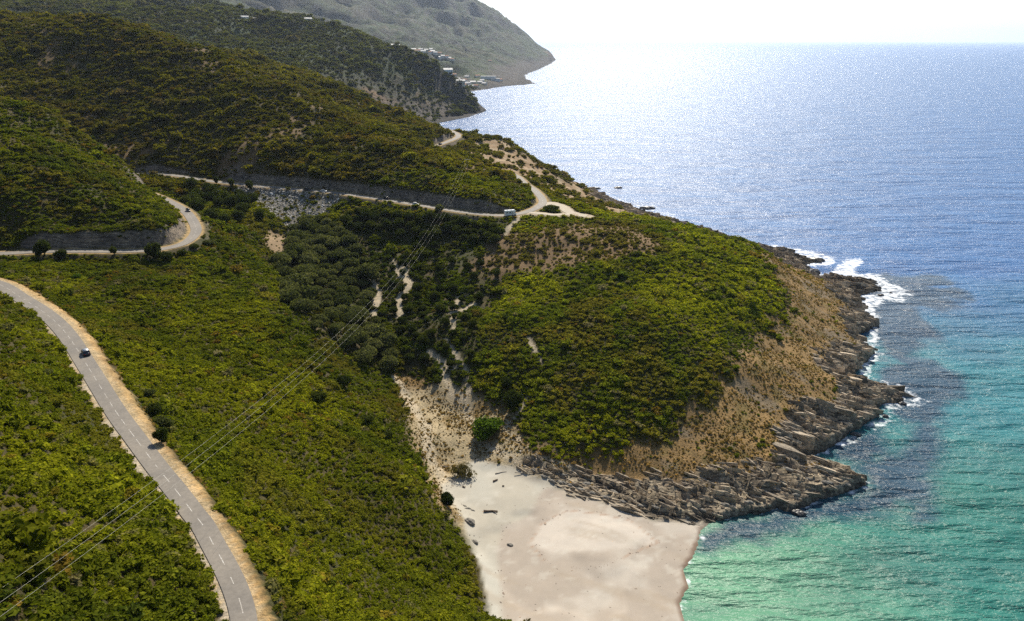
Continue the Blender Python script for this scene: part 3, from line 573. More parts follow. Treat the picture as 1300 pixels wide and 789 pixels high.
def leaf_cloud(n, size, lobes, seed, low=-0.15, core=0.72, flat=0.9, spiky=0.0):
    """a dome of leaf clumps: returns verts, faces, leaf value"""
    g = np.random.default_rng(seed); vs = []; fs = []; lv = []
    L = []
    for k in range(lobes):
        a = g.uniform(0, 6.283); rr = 0.0 if k == 0 else g.uniform(0.35, 0.62); s = 0.72 if k == 0 else g.uniform(0.30, 0.52)
        L.append((rr * math.cos(a), rr * math.sin(a), (0.62 if k == 0 else g.uniform(0.3, 0.95)) * flat, s))
    wv = np.array([l[3] ** 2 for l in L]); wv /= wv.sum()
    for i in range(n):
        l = L[g.choice(lobes, p=wv)]
        d = g.normal(size=3); d /= np.linalg.norm(d)
        if d[2] < low * 1.5: d[2] = -d[2] * 0.6
        rad = l[3] * g.uniform(0.78, 1.1)
        c0 = np.array(l[:3]) + d * rad * np.array([1, 1, flat])
        if c0[2] < 0.02: c0[2] = g.uniform(0.02, 0.3)
        nrm = d * 0.55 + g.normal(size=3) * 0.6 + np.array([0, 0, .25]); nrm /= np.linalg.norm(nrm)
        t = np.cross(nrm, g.normal(size=3)); t /= np.linalg.norm(t); b_ = np.cross(nrm, t)
        s = size * g.uniform(0.6, 1.35); e = s * g.uniform(0.45, 0.8)
        if spiky: t = t * 0.5 + np.array([0, 0, 1]) * spiky; e *= 0.5
        k = len(vs); v = g.uniform(0, 1)
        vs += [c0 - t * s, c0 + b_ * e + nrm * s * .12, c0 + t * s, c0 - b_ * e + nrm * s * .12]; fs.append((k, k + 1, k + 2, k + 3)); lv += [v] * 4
    # darker inner domes, added to block the view through the leaves
    for l in L:
        if l[3] * core < 0.1: continue
        k = len(vs); R_ = l[3] * core; ns, nr = 7, 4
        for r_ in range(nr + 1):
            th = math.pi * r_ / nr
            for q_ in range(ns):
                ph = 6.283 * q_ / ns; jj = g.uniform(0.85, 1.12)
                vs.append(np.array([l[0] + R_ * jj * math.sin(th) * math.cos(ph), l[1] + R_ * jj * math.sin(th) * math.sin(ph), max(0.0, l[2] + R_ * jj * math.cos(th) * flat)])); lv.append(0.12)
        for r_ in range(nr):
            for q_ in range(ns): fs.append((k + r_ * ns + q_, k + r_ * ns + (q_ + 1) % ns, k + (r_ + 1) * ns + (q_ + 1) % ns, k + (r_ + 1) * ns + q_))
    return np.array(vs), np.array(fs), np.array(lv)
def leaf_mesh(name, material, *a, zoff=0.0, sc=(1, 1, 1), **k):
    v, f, lv = leaf_cloud(*a, **k); v = v * np.array(sc); v[:, 2] += zoff
    me = raw_mesh(name, v, f, {}, {'leaf': lv}, smooth_=False); me.materials.append(material); return me

protos = bpy.data.collections.new("scrub_kinds")
def proto_set(name, meshes):
    cc = bpy.data.collections.new(name)
    for k, me in enumerate(meshes): cc.objects.link(bpy.data.objects.new("%s.%03d" % (me.name, k), me))
    return cc
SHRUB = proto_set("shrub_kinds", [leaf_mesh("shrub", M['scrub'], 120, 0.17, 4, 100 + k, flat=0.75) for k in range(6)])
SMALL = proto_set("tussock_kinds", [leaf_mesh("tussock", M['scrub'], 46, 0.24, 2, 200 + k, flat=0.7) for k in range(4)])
def stone_mesh(seed, material):
    g = np.random.default_rng(seed); bm = bmesh.new(); bmesh.ops.create_icosphere(bm, subdivisions=2, radius=0.5)
    sx, sy, sz = g.uniform(.7, 1.3), g.uniform(.6, 1.0), g.uniform(.35, .7)
    for v in bm.verts:
        p = v.co; nz = math.sin(p.x * 7 + seed) * math.cos(p.y * 6 - seed) * .13 + math.sin(p.z * 9 + seed * 2) * .09 + g.uniform(-.05, .05)
        v.co = p * (1 + nz); v.co.x *= sx; v.co.y *= sy; v.co.z *= sz
    me = bpy.data.meshes.new("stone"); bm.to_mesh(me); bm.free(); me.materials.append(material); return me
STONES = proto_set("stone_kinds", [stone_mesh(300 + k, M['scree']) for k in range(5)])

def scatter(name, pts, rotz, scl, tint, colln, tilt=0.12):
    n = len(pts); me = bpy.data.meshes.new(name); me.vertices.add(n); me.vertices.foreach_set("co", pts.astype(np.float32).ravel())
    a = me.attributes.new("rot", 'FLOAT_VECTOR', 'POINT'); rv = np.stack([rng.normal(0, tilt, n), rng.normal(0, tilt, n), rotz], 1); a.data.foreach_set("vector", rv.astype(np.float32).ravel())
    a = me.attributes.new("scl", 'FLOAT_VECTOR', 'POINT'); a.data.foreach_set("vector", scl.astype(np.float32).ravel())
    a = me.attributes.new("tint", 'FLOAT_COLOR', 'POINT'); cc = np.ones((n, 4), np.float32); cc[:, :3] = tint; a.data.foreach_set("color", cc.ravel())
    a = me.attributes.new("pick", 'INT', 'POINT'); a.data.foreach_set("value", rng.integers(0, 1000, n).astype(np.int32))
    o = link(bpy.data.objects.new(name, me))
    ng = bpy.data.node_groups.new(name + "_spread", 'GeometryNodeTree')
    ng.interface.new_socket("Geometry", in_out='INPUT', socket_type='NodeSocketGeometry'); ng.interface.new_socket("Geometry", in_out='OUTPUT', socket_type='NodeSocketGeometry')
    gi = ng.nodes.new("NodeGroupInput"); go = ng.nodes.new("NodeGroupOutput"); m2p = ng.nodes.new("GeometryNodeMeshToPoints"); iop = ng.nodes.new("GeometryNodeInstanceOnPoints")
    ci = ng.nodes.new("GeometryNodeCollectionInfo"); ci.inputs[0].default_value = colln; ci.inputs["Separate Children"].default_value = True; ci.inputs["Reset Children"].default_value = True
    def na(nm, ty):
        q = ng.nodes.new("GeometryNodeInputNamedAttribute"); q.data_type = ty; q.inputs[0].default_value = nm; return q.outputs[0]
    l = ng.links.new
    l(gi.outputs[0], m2p.inputs[0]); l(m2p.outputs[0], iop.inputs["Points"]); l(ci.outputs[0], iop.inputs["Instance"]); iop.inputs["Pick Instance"].default_value = True
    md = ng.nodes.new("FunctionNodeEulerToRotation"); l(na("rot", 'FLOAT_VECTOR'), md.inputs[0])
    l(na("pick", 'INT'), iop.inputs["Instance Index"]); l(md.outputs[0], iop.inputs["Rotation"]); l(na("scl", 'FLOAT_VECTOR'), iop.inputs["Scale"]); l(iop.outputs[0], go.inputs[0])
    mo = o.modifiers.new("spread", 'NODES'); mo.node_group = ng; return o

# where scrub grows
veg = np.ones(X.shape)
veg *= np.where(Y > 262, smooth(RW + 1.6, RW + 4.0, dr + N2 * 0.8), smooth(RW + 0.9, RW + 2.6, dr + N2 * 0.5))
veg *= 1 - nearroad * smooth(RW + 5.2, RW + 3.9, vv + N2 * 2.4 + N3 * 1.0)
veg *= 1 - ((Y < 262) * (rside > 0) * (X < 0)) * smooth(RW + 1.7, RW + 1.0, dr)
veg *= smooth(4.2, 5.5, dspur) * (1 - 0.97 * BAREB) * (1 - 0.95 * dry) * (1 - 0.55 * BROWNP) * (1 - 0.7 * SCREE) * (1 - 0.9 * CLEAR) * (1 - TRAIL)
veg *= 1 - 0.85 * cut
veg *= np.maximum(smooth(1, 4, -sb), smooth(4.5, 6, H)) * smooth(5, 14, dc) * (1 - smooth(0.15, 0.5, rough * (H < 14)))
veg *= 1 - 0.95 * FLANK * smooth(-.45, .0, N1 + N2)
veg *= 1 - 0.45 * DRYD
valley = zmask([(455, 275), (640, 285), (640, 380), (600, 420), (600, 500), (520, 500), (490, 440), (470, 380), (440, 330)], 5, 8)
veg *= 1 - valley * 0.6 * smooth(-0.15, 0.2, N2 + N1 * .5) 
veg *= 1 - GBROWN * 0.6
GROVE = zmask([(372, 298), (395, 282), (425, 285), (448, 310), (470, 345), (472, 400), (490, 440), (500, 470), (470, 470), (440, 450), (400, 420), (365, 385), (352, 345), (362, 318)], 2, 2)
veg *= 1 - .45 * GROVE
lowb = zmask([(0, 360), (240, 520), (440, 560), (600, 690), (600, 789), (300, 789), (-60, 600)], 8, 10)
def spread_points(x0, x1, y0, y1, cell, seed):
    g = np.random.default_rng(seed); nx = int((x1 - x0) / cell); ny = int((y1 - y0) / cell)
    i, j = np.meshgrid(np.arange(nx), np.arange(ny)); x = x0 + (i + g.uniform(-.15, 1.15, i.shape)) * cell; y = y0 + (j + g.uniform(-.15, 1.15, i.shape)) * cell
    return x.ravel(), y.ravel(), g
def visible_side(x, y, z, m=0.16):
    """keep the wedge of country the viewpoint and its neighbours look over"""
    return (np.abs(x) < y * (0.80 + m) + 40)
# crude horizon test from a few nearby stations, so country never in sight carries no scrub
def in_sight(x, y, z, lift):
    ok = np.zeros(x.shape, bool)
    for sx, sy, sz in [(0, 0, 140), (-14, 0, 141), (14, 0, 141), (0, 6, 146)]:
        bad = np.zeros(x.shape, bool)
        for u in np.linspace(0.12, 0.97, 46):
            bad |= height(sx + (x - sx) * u, sy + (y - sy) * u) > sz + (z + lift - sz) * u + 0.4
        ok |= ~bad
    return ok
tones = {'bright': (0.130, 0.138, 0.010), 'green': (0.072, 0.088, 0.009), 'dark': (0.028, 0.040, 0.010), 'olive': (0.100, 0.088, 0.018), 'rust': (0.115, 0.074, 0.018), 'grey': (0.115, 0.100, 0.075)}
T = {k: np.array(v) * np.array((1.68, 1.62, 1.4)) for k, v in tones.items()}
def tints(x, y, g, dull=0.0):
    a = fbm(x, y, 34, 4, 91); b_ = fbm(x, y, 9, 3, 92); r_ = g.uniform(0, 1, x.shape); val = g.normal(0, 1, x.shape)
    c0 = np.zeros(x.shape + (3,)); c0[:] = T['green']
    def L(k, m):
        nonlocal c0
        m = np.clip(m, 0, 1)[:, None]; c0 = c0 * (1 - m) + T[k] * m
    L('bright', smooth(-0.25, 0.45, a + b_ * 0.6)); L('olive', smooth(0.05, 0.5, b_ - a * 0.7) * 0.8)
    L('dark', smooth(0.1, 0.5, fbm(x * .7 + y * .3, y, 26, 4, 96) + .35 * fbm(x, y, 6, 3, 97)) * 0.5); L('dark', (g.uniform(0, 1, x.shape) < .04) * .8)
    L('rust', (r_ < 0.015 + 0.12 * smooth(0.2, 0.6, fbm(x, y, 16, 3, 93))) * 0.8); L('grey', (r_ > 0.965 - 0.10 * smooth(0.1, 0.5, fbm(x, y, 20, 3, 94))) * 0.75)
    L('olive', np.full(x.shape, dull))
    c0 *= np.exp(val * 0.12)[:, None]
    return c0
total = 0
def grow(name, x0, x1, y0, y1, cell, size, seed, lift=1.0, dull=0.0, extra=None, smin=0.0, label="", colln=None, bias=None, low=0.0):
    x, y, g = spread_points(x0, x1, y0, y1, cell, seed)
    k = visible_side(x, y, 0); x, y = x[k], y[k]
    p = sample(veg, x, y) * (1.0 if extra is None else extra(x, y))
    k = g.uniform(0, 1, x.shape) < p; x, y, p = x[k], y[k], p[k]
    z = height(x, y); k = (z > 1.2) & in_sight(x, y, z, lift); x, y, z, p = x[k], y[k], z[k], p[k]
    s = size * np.exp(g.normal(0, 0.36, x.shape)) * (0.75 + 0.5 * smooth(-.4, .5, fbm(x, y, 13, 3, 95))) * (0.6 + 0.4 * np.clip(p, 0, 1))
    hs = s * g.uniform(0.65, 1.15, x.shape)
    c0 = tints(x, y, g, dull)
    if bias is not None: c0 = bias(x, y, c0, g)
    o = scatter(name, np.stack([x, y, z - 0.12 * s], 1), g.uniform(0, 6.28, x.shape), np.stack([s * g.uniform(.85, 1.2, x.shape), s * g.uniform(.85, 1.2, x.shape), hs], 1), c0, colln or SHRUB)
    tag(o, label, "scrub", kind="stuff"); print(name, len(x)); return o
def near_bias(x, y, c0, g):
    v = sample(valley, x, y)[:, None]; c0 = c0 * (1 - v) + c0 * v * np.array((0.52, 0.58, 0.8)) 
    l = sample(lowb, x, y)[:, None]; c0 = c0 * (1 - l * .35) + (T['green'] * 0.5 + T['bright'] * 0.6) * l * .35
    br = sample(BROWNP, x, y)[:, None]; c0 = c0 * (1 - br * .65) + np.array((0.13, 0.095, 0.035)) * br * .65
    gv = sample(GROVE, x, y)[:, None]; c0 = c0 * (1 - .6 * gv)
    gr = sample(GREEN, x, y)[:, None]; c0 = c0 * (1 + 0.35 * gr)
    return c0
grow("maquis", -250, 215, 45, 300, 1.0, 0.95, 1, bias=near_bias, label="dense green and olive maquis scrub over the near slopes and headland")
grow("maquis", -330, 215, 300, 440, 1.4, 1.25, 2, bias=near_bias, label="green maquis scrub on the far side of the valley and headland top")
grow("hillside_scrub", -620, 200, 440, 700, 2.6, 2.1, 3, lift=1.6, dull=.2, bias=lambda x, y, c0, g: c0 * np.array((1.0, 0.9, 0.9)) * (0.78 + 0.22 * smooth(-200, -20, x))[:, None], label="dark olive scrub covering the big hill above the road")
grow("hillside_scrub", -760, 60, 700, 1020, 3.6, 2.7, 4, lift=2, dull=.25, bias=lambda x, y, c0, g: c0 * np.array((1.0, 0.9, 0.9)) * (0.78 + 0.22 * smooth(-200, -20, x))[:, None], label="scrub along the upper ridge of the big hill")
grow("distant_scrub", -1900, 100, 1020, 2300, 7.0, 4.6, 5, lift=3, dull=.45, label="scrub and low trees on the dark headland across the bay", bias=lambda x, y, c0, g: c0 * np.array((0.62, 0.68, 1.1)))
# dry tussocks and cushions on the brown slope and the valley mouth
vg = smooth(RW + 1.6, RW + 2.6, dr) * smooth(RW + 6, RW + 4, dr) * (Y < 262) * (Y > 50) * (rside < 0)
k_ = np.clip(vg * .8 + dry * smooth(4, 10, dc) * (H > 3.5) * (1 - rocky * 0.8) + BAREB * smooth(0.5, 3, -sb) * 0.6 * smooth(-.2, .4, N2), 0, 1) * smooth(-.5, .3, N2 + .3)
def tuss():
    x, y, g = spread_points(-190, 190, 50, 470, 0.78, 9); p = sample(k_, x, y) * (.35 + smooth(-.35, .35, fbm(x, y, 7, 4, 98))) * 1.2; k = g.uniform(0, 1, x.shape) < p * .8; x, y = x[k], y[k]; z = height(x, y); k = in_sight(x, y, z, .5); x, y, z = x[k], y[k], z[k]
    s = 0.33 * np.exp(g.normal(0, .4, x.shape)); r_ = g.uniform(0, 1, x.shape)
    c0 = np.array((0.30, 0.20, 0.080)) * np.exp(g.normal(0, .3, x.shape))[:, None]; c0[r_ < .10] = (0.13, 0.115, 0.026); c0[r_ > .93] = (0.17, 0.12, 0.065)
    o = scatter("dry_tussocks", np.stack([x, y, z - .05], 1), g.uniform(0, 6.28, x.shape), np.stack([s, s, s * .8], 1), c0, SMALL); tag(o, "dry brown tussocks over the bare seaward slope", "dry grass", kind="stuff"); print("tussocks", len(x))
tuss()
def scree():
    x, y, g = spread_points(-230, 0, 330, 470, 0.85, 19); p = sample(SCREE, x, y); k = g.uniform(0, 1, x.shape) < p * .85 * smooth(-.6, .2, sample(N2, x, y) + .2); x, y = x[k], y[k]; z = height(x, y)
    s = 0.75 * np.exp(g.normal(0, .35, x.shape)); c0 = np.array((0.27, 0.255, 0.23)) * np.exp(g.normal(0, .45, x.shape))[:, None]
    o = scatter("scree", np.stack([x, y, z + .05], 1), g.uniform(0, 6.28, x.shape), np.stack([s, s, s], 1), np.clip(c0, 0.04, .75), STONES, tilt=.5); tag(o, "pale grey rubble tipped down the bank under the road", "scree", kind="stuff")
    x, y, g = spread_points(-60, 60, 150, 260, 0.9, 29)
    mk = np.clip(BAREB * smooth(6, 0.5, np.abs(sb + 2)), 0, 1); p = sample(mk, x, y); k = g.uniform(0, 1, x.shape) < p * .5; x, y = x[k], y[k]; z = height(x, y); s = .33 * np.exp(g.normal(0, .5, x.shape))
    o = scatter("beach_pebbles", np.stack([x, y, z], 1), g.uniform(0, 6.28, x.shape), np.stack([s, s, s * .7], 1), np.array((0.30, 0.26, 0.21)) * np.exp(g.normal(0, .4, x.shape))[:, None], STONES); tag(o, "loose stones strewn along the top of the beach", "pebbles", kind="stuff")
scree()
def strand():
    x, y, g = spread_points(-30, 60, 140, 215, 0.6, 49); w_ = sample(wl, x, y); pk = sample(PINK * 1.0, x, y); sd_ = sample(sand, x, y)
    p = sd_ * (smooth(.7, .1, w_) * .5 + smooth(.35, 0, np.abs(pk - .5)) * .35 + .02 + .25 * smooth(3.5, .5, sample(sb, x, y))); k = g.uniform(0, 1, x.shape) < p; x, y = x[k], y[k]; z = height(x, y); s = .15 * np.exp(g.normal(0, .5, x.shape))
    o = scatter("beach_debris", np.stack([x, y, z], 1), g.uniform(0, 6.28, x.shape), np.stack([s * 1.8, s, s * .6], 1), np.array((0.13, 0.09, 0.06)) * np.exp(g.normal(0, .5, x.shape))[:, None], STONES); tag(o, "dark weed and wood debris stranded in lines on the sand", "debris", kind="stuff"); print("strand", len(x))
strand()

def slab_mesh(seed, material):
    g = np.random.default_rng(seed); bm = bmesh.new(); n = 7; secs = []
    for k in range(n):
        x = -1 + 2 * k / (n - 1); tp = (1 - abs(x) ** 2.2 * g.uniform(.55, .95)); a = g.uniform(.8, 1.1) * tp; zt = g.uniform(.75, 1.0) * (0.4 + .6 * tp)
        ring = [(x, -.5 * a, -1.2), (x, -.52 * a, zt * .35), (x, -.40 * a, zt * g.uniform(.9, 1.05)), (x, -.1 * a, zt * g.uniform(.8, 1.0)), (x, .25 * a, zt * g.uniform(.55, .75)), (x, .55 * a, zt * .2), (x, .6 * a, -1.2)]
        secs.append([bm.verts.new((p[0] + g.uniform(-.04, .04), p[1] + g.uniform(-.04, .04), p[2])) for p in ring])
    for a, b_ in zip(secs[:-1], secs[1:]):
        for i in range(len(a)): bm.faces.new((a[i], a[(i + 1) % len(a)], b_[(i + 1) % len(a)], b_[i]))
    bm.faces.new(secs[0]); bm.faces.new(secs[-1][::-1]); bmesh.ops.recalc_face_normals(bm, faces=bm.faces)
    me = bpy.data.meshes.new("slab"); bm.to_mesh(me); bm.free(); me.materials.append(material); return me
m, nt, b = mat("bedded_schist"); at = nd(nt, "ShaderNodeAttribute", attribute_name="tint", attribute_type='INSTANCER'); n = noise(nt, 1.3, 6, 0.75); r = ramp(nt, n.outputs[0], [(0.33, (0.35, 0.34, 0.33)), (0.66, (1.5, 1.45, 1.35))])
nt.links.new(mix(nt, at.outputs["Color"], r.outputs[0], mode='MULTIPLY'), b.inputs["Base Color"]); b.inputs["Roughness"].default_value = 0.85; bump(nt, b, n.outputs[0], 1.0, 0.35); M['slab'] = m
SLABS = proto_set("slab_kinds", [slab_mesh(700 + k, M['slab']) for k in range(7)])
def ledges():
    x, y, g = spread_points(-10, 235, 170, 690, 1.3, 39); p = sample(rm, x, y); d_ = sample(dc, x, y); k = (p > .3) & (g.uniform(0, 1, x.shape) < .85) & (d_ > .6); x, y = x[k], y[k]; z = height(x, y); d_ = d_[k]; wet = z < 1.3
    L_ = (1.6 - .5 * sample(rbs, x, y)) * np.exp(g.normal(0, .5, x.shape)); wd_ = L_ * g.uniform(.22, .5, x.shape); hh = np.clip(L_ * g.uniform(.2, .5, x.shape), .25, 1.9)
    c0 = np.array((0.34, 0.285, 0.215)) * np.exp(g.normal(0, .3, x.shape))[:, None]; c0[wet] *= .4
    o = scatter("shore_ledges", np.stack([x, y, z - .15], 1), R(-31) + g.normal(0, .22, x.shape), np.stack([L_, wd_, hh], 1), c0, SLABS, tilt=.16); tag(o, "jagged beds of tilted grey brown schist all along the rocky shore", "rocks", kind="stuff"); print("ledges", len(x))
ledges()
# ------------------------------------------------------------------ trees that can be told apart
def trunk_mesh(h, r, seed):
    g = random.Random(seed); vs = []; fs = []
    def limb(p0, p1, r0, r1, n=4):
        p0 = np.array(p0, float); p1 = np.array(p1, float); k0 = len(vs); t = (p1 - p0); t /= np.linalg.norm(t); u = np.cross(t, (0.3, 1, .1)); u /= np.linalg.norm(u); v = np.cross(t, u)
        for s in range(n + 1):
            f = s / n; c0 = p0 + (p1 - p0) * f + np.array([g.uniform(-.06, .06) * h, g.uniform(-.06, .06) * h, 0]) * (0 < s < n); rr = r0 + (r1 - r0) * f
            for q_ in range(6): a = q_ * math.pi / 3; vs.append(c0 + (u * math.cos(a) + v * math.sin(a)) * rr)
        for s in range(n):
            for q_ in range(6): fs.append((k0 + s * 6 + q_, k0 + s * 6 + (q_ + 1) % 6, k0 + (s + 1) * 6 + (q_ + 1) % 6, k0 + (s + 1) * 6 + q_))
    limb((0, 0, -.4), (0.03 * h, 0, h * .55), r, r * .6)
    for k in range(5):
        a = k * 1.257 + g.uniform(-.3, .3); limb((0.02 * h, 0, h * g.uniform(.28, .5)), (math.cos(a) * h * .38, math.sin(a) * h * .38, h * g.uniform(.65, .95)), r * .5, r * .15, 3)
    me = raw_mesh("trunk", np.array(vs), np.array(fs)); me.materials.append(M['bark']); return me
TK = {}
for kind, mt, sq in (('grove', 'grove', 0.78), ('dark', 'dark_tree', 0.95), ('bright', 'bright_tree', 0.78), ('dune', 'dune_bush', 0.62)):
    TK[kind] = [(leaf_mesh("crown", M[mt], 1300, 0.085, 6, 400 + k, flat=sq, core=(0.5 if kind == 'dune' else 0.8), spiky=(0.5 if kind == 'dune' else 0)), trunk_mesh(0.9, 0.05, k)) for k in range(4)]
ntree = 0
def tree(px, py, r, kind, label, cat="tree", group=None, name=None, hs=1.0, lift=0.18, pos=None):
    global ntree
    p = pos or hit(px, py)
    if p is None: return
    z = float(height(p[0], p[1])[0])
    e = bpy.data.objects.new(name or ("tree" if cat == "tree" else "bush"), None); link(e); e.location = (p[0], p[1], z - .05); e.rotation_euler = (0, 0, random.uniform(0, 6.28)); e.empty_display_size = .3
    r *= 1.22; e.scale = (r * random.uniform(.92, 1.1), r * random.uniform(.92, 1.1), r * hs)
    tag(e, label, cat, group); cm, tm = TK[kind][ntree % 4]; ntree += 1
    a = bpy.data.objects.new("crown", cm); link(a); a.parent = e; a.location = (0, 0, lift)
    b_ = bpy.data.objects.new("trunk", tm); link(b_); b_.parent = e
    return e
def pack(poly, n, dmin, seed):
    g = random.Random(seed); P = poly; out = []; x0 = min(p[0] for p in P); x1 = max(p[0] for p in P); y0 = min(p[1] for p in P); y1 = max(p[1] for p in P); tries = 0
    while len(out) < n and tries < 20000:
        tries += 1; x = g.uniform(x0, x1); y = g.uniform(y0, y1)
        if not in_poly(np.array([x]), np.array([y]), P)[0]: continue
        if all((x - a) ** 2 + (y - b_) ** 2 > dmin * dmin for a, b_ in out): out.append((x, y))
    return out
grovep = zone([(372, 298), (395, 282), (425, 285), (448, 310), (470, 345), (472, 400), (490, 440), (500, 470), (470, 470), (440, 450), (400, 420), (365, 385), (352, 345), (362, 318)])
for x, y in pack(grovep, 110, 6.2, 3): tree(0, 0, random.uniform(2.6, 5.4), 'grove', "round grey-green tree packed in the dense valley grove", group="trees of the valley grove", pos=(x, y), hs=random.uniform(.8, 1.1))
gp = zone([(232, 262), (240, 238), (268, 238), (310, 245), (335, 262), (330, 285), (300, 288), (270, 285), (252, 278)])
for x, y in pack(gp, 26, 6.0, 5): tree(0, 0, random.uniform(3.0, 4.4), 'dark', "dark green tree in the gully between hairpin and rubble bank", group="trees of the gully", pos=(x, y), hs=random.uniform(.9, 1.3))
rp = zone([(440, 272), (520, 279), (600, 290), (635, 296), (630, 310), (560, 305), (500, 300), (440, 292)])
for x, y in pack(rp, 60, 5.0, 6): tree(0, 0, random.uniform(2.0, 3.4), 'dark', "dark green tree on the slope just below the main road", group="trees below the main road", pos=(x, y), hs=random.uniform(.8, 1.25))
vp = zone([(500, 310), (600, 320), (640, 360), (600, 400), (610, 470), (560, 490), (520, 470), (500, 420), (490, 370)])
for x, y in pack(vp, 70, 5.5, 7): tree(0, 0, random.uniform(1.3, 2.5), 'dark', "small dark round bush among the sandy tracks of the valley", "bush", group="bushes among the valley tracks", pos=(x, y), hs=random.uniform(.8, 1.1))
for px, py, r, hs, kind, lb in [(317, 243, 2.3, 1.6, 'dark', "upright tree at the road's edge casting a shadow down the rubble bank"), (294, 238, 2.2, 1.4, 'dark', "small tree on the road verge at the top of the rubble bank"), (275, 234, 2.0, 1.4, 'dark', "small tree at the road's edge nearest the gully bend"),
    (196, 331, 3.4, 1.2, 'dark', "tall dark tree just below the hairpin's lower leg"), (213, 333, 2.5, 1.0, 'dark', "rounded dark tree beside the tall one below the hairpin"), (57, 325, 3.0, 1.25, 'dark', "dark tree between the two roads, leaning over the lower verge"), (78, 330, 2.4, 1.0, 'dark', "low dark tree on the verge between the two roads"), (146, 326, 1.4, 1.5, 'dark', "slim dark tree below the straight of the far road"), (232, 325, 2.0, .8, 'dark', "low dark tree on the outer verge of the hairpin"), (247, 318, 2.0, .8, 'dark', "spreading bush on the outer bend of the hairpin"),
    (266, 312, 2.6, .7, 'grove', "grey green bush beyond the outer bend of the hairpin"), (205, 562, 1.5, 1.2, 'dark', "dark tree by the near road that throws a shadow across the asphalt"), (196, 530, 1.8, 1.1, 'dark', "dark bush on the verge uphill of the tree shading the near road"), (205, 545, 2.0, 1.0, 'grove', "grey green bush crowding the verge of the near road"), (222, 566, 1.2, 1.0, 'dark', "small dark bush below the tree shading the near road"), (188, 505, 1.6, .9, 'grove', "grey bush on the verge of the near road"),
    (650, 520, 3.4, 1.25, 'dark', "dark tree standing behind the big round green bush"), (643, 497, 2.6, 1.2, 'dark', "dark tree upslope of the big round green bush"), (568, 642, 2.2, 1.1, 'dark', "dark green bush at the foot of the slope beside the beach"),
    (438, 492, 2.6, 1.0, 'dark', "dark round tree standing alone on the slope below the grove"), (405, 512, 2.4, .9, 'dark', "dark low tree on the near slope under the power lines"), (335, 505, .9, 1.2, 'dark', "tiny dark tree alone on the near slope"), (490, 560, 2.3, .8, 'dark', "dark rounded bush near the bottom of the near slope"), (465, 540, 2.2, .8, 'dark', "darker bush in the scrub at the foot of the near slope"),
    (98, 355, 1.6, .9, 'bright', "bright green bush in the scrub between the two roads"), (558, 272, 2.4, 1.5, 'grove', "pale grey tree standing up against the main road"), (60, 480, 1.6, .8, 'grove', "grey green bush on the bank left of the near road")]:
    tree(px, py, r, kind, lb, "bush" if "bush" in lb else "tree", hs=hs)
tree(616, 552, 5.6, 'bright', "big round bright green bush at the head of the beach", "bush", lift=0.0, hs=.85)
tree(586, 606, 3.9, 'dune', "dull olive bush on the sand at the head of the beach", "bush", lift=0.0, hs=.9)
tree(700, 268, 4.2, 'dark', "low dark scrub island in the middle of the road junction", "bush", lift=0.0, hs=.5)
# ------------------------------------------------------------------ built things
def plain(name, cc, rough=0.6, metal=0.0, var=0.12, scale=3.0):
    m, nt, b = mat(name); n = noise(nt, scale, 4, 0.6); c0 = np.array(cc)
    r = ramp(nt, n.outputs[0], [(0.3, tuple(c0 * (1 - var))), (0.7, tuple(np.minimum(c0 * (1 + var), .9)))]); nt.links.new(r.outputs[0], b.inputs["Base Color"]); b.inputs["Roughness"].default_value = rough; b.inputs["Metallic"].default_value = metal; return m
M['white_paint'] = plain("white_car_paint", (0.78, 0.78, 0.76), 0.25, var=.03); M['navy_paint'] = plain("dark_blue_car_paint", (0.018, 0.022, 0.04), 0.22, var=.05); M['black_paint'] = plain("black_car_paint", (0.012, 0.012, 0.013), 0.25, var=.05); M['silver'] = plain("silver_car_paint", (0.42, 0.43, 0.44), 0.3, 0.4, var=.03)
M['glass'] = plain("dark_window_glass", (0.02, 0.025, 0.03), 0.06, var=.05); M['tyre'] = plain("tyre_rubber", (0.02, 0.02, 0.02), 0.9); M['rim'] = plain("wheel_metal", (0.35, 0.35, 0.36), 0.35, 0.8); M['lamp'] = plain("lamp_lens", (0.7, 0.7, 0.68), 0.15); M['red_lens'] = plain("red_lens", (0.4, 0.02, 0.015), 0.2)
M['wall_white'] = plain("white_render_wall", (0.68, 0.65, 0.58), 0.85, scale=.3); M['wall_cream'] = plain("cream_render_wall", (0.55, 0.46, 0.34), 0.85, scale=.3); M['roof_red'] = plain("clay_roof", (0.34, 0.16, 0.09), 0.85, scale=.6, var=.25); M['roof_grey'] = plain("pale_slate_roof", (0.55, 0.53, 0.50), 0.7, scale=.5)
M['wood'] = plain("weathered_driftwood", (0.11, 0.075, 0.05), 0.9, var=.35, scale=5); M['palewood'] = plain("bleached_driftwood", (0.36, 0.31, 0.25), 0.9, var=.25, scale=5); M['steel'] = plain("galvanised_steel", (0.25, 0.25, 0.26), 0.5, 0.6); M['wire'] = plain("overhead_wire", (0.55, 0.52, 0.44), 0.6, 0.0); M['stripe'] = plain("grey_blue_stripe", (0.16, 0.22, 0.32), 0.4)
def ob(name, bm, material, parent=None, sm=False):
    me = bpy.data.meshes.new(name); bmesh.ops.recalc_face_normals(bm, faces=bm.faces); bm.to_mesh(me); bm.free(); me.materials.append(material)
    for p in me.polygons: p.use_smooth = sm
    o = link(bpy.data.objects.new(name, me)); o.parent = parent; return o
def loft(bm, secs, cap=True):
    rings = [[bm.verts.new(p) for p in s] for s in secs]
    for a, b_ in zip(rings[:-1], rings[1:]):
        n = len(a)
        for i in range(n): bm.faces.new((a[i], a[(i + 1) % n], b_[(i + 1) % n], b_[i]))
    if cap: bm.faces.new(rings[0]); bm.faces.new(rings[-1][::-1])
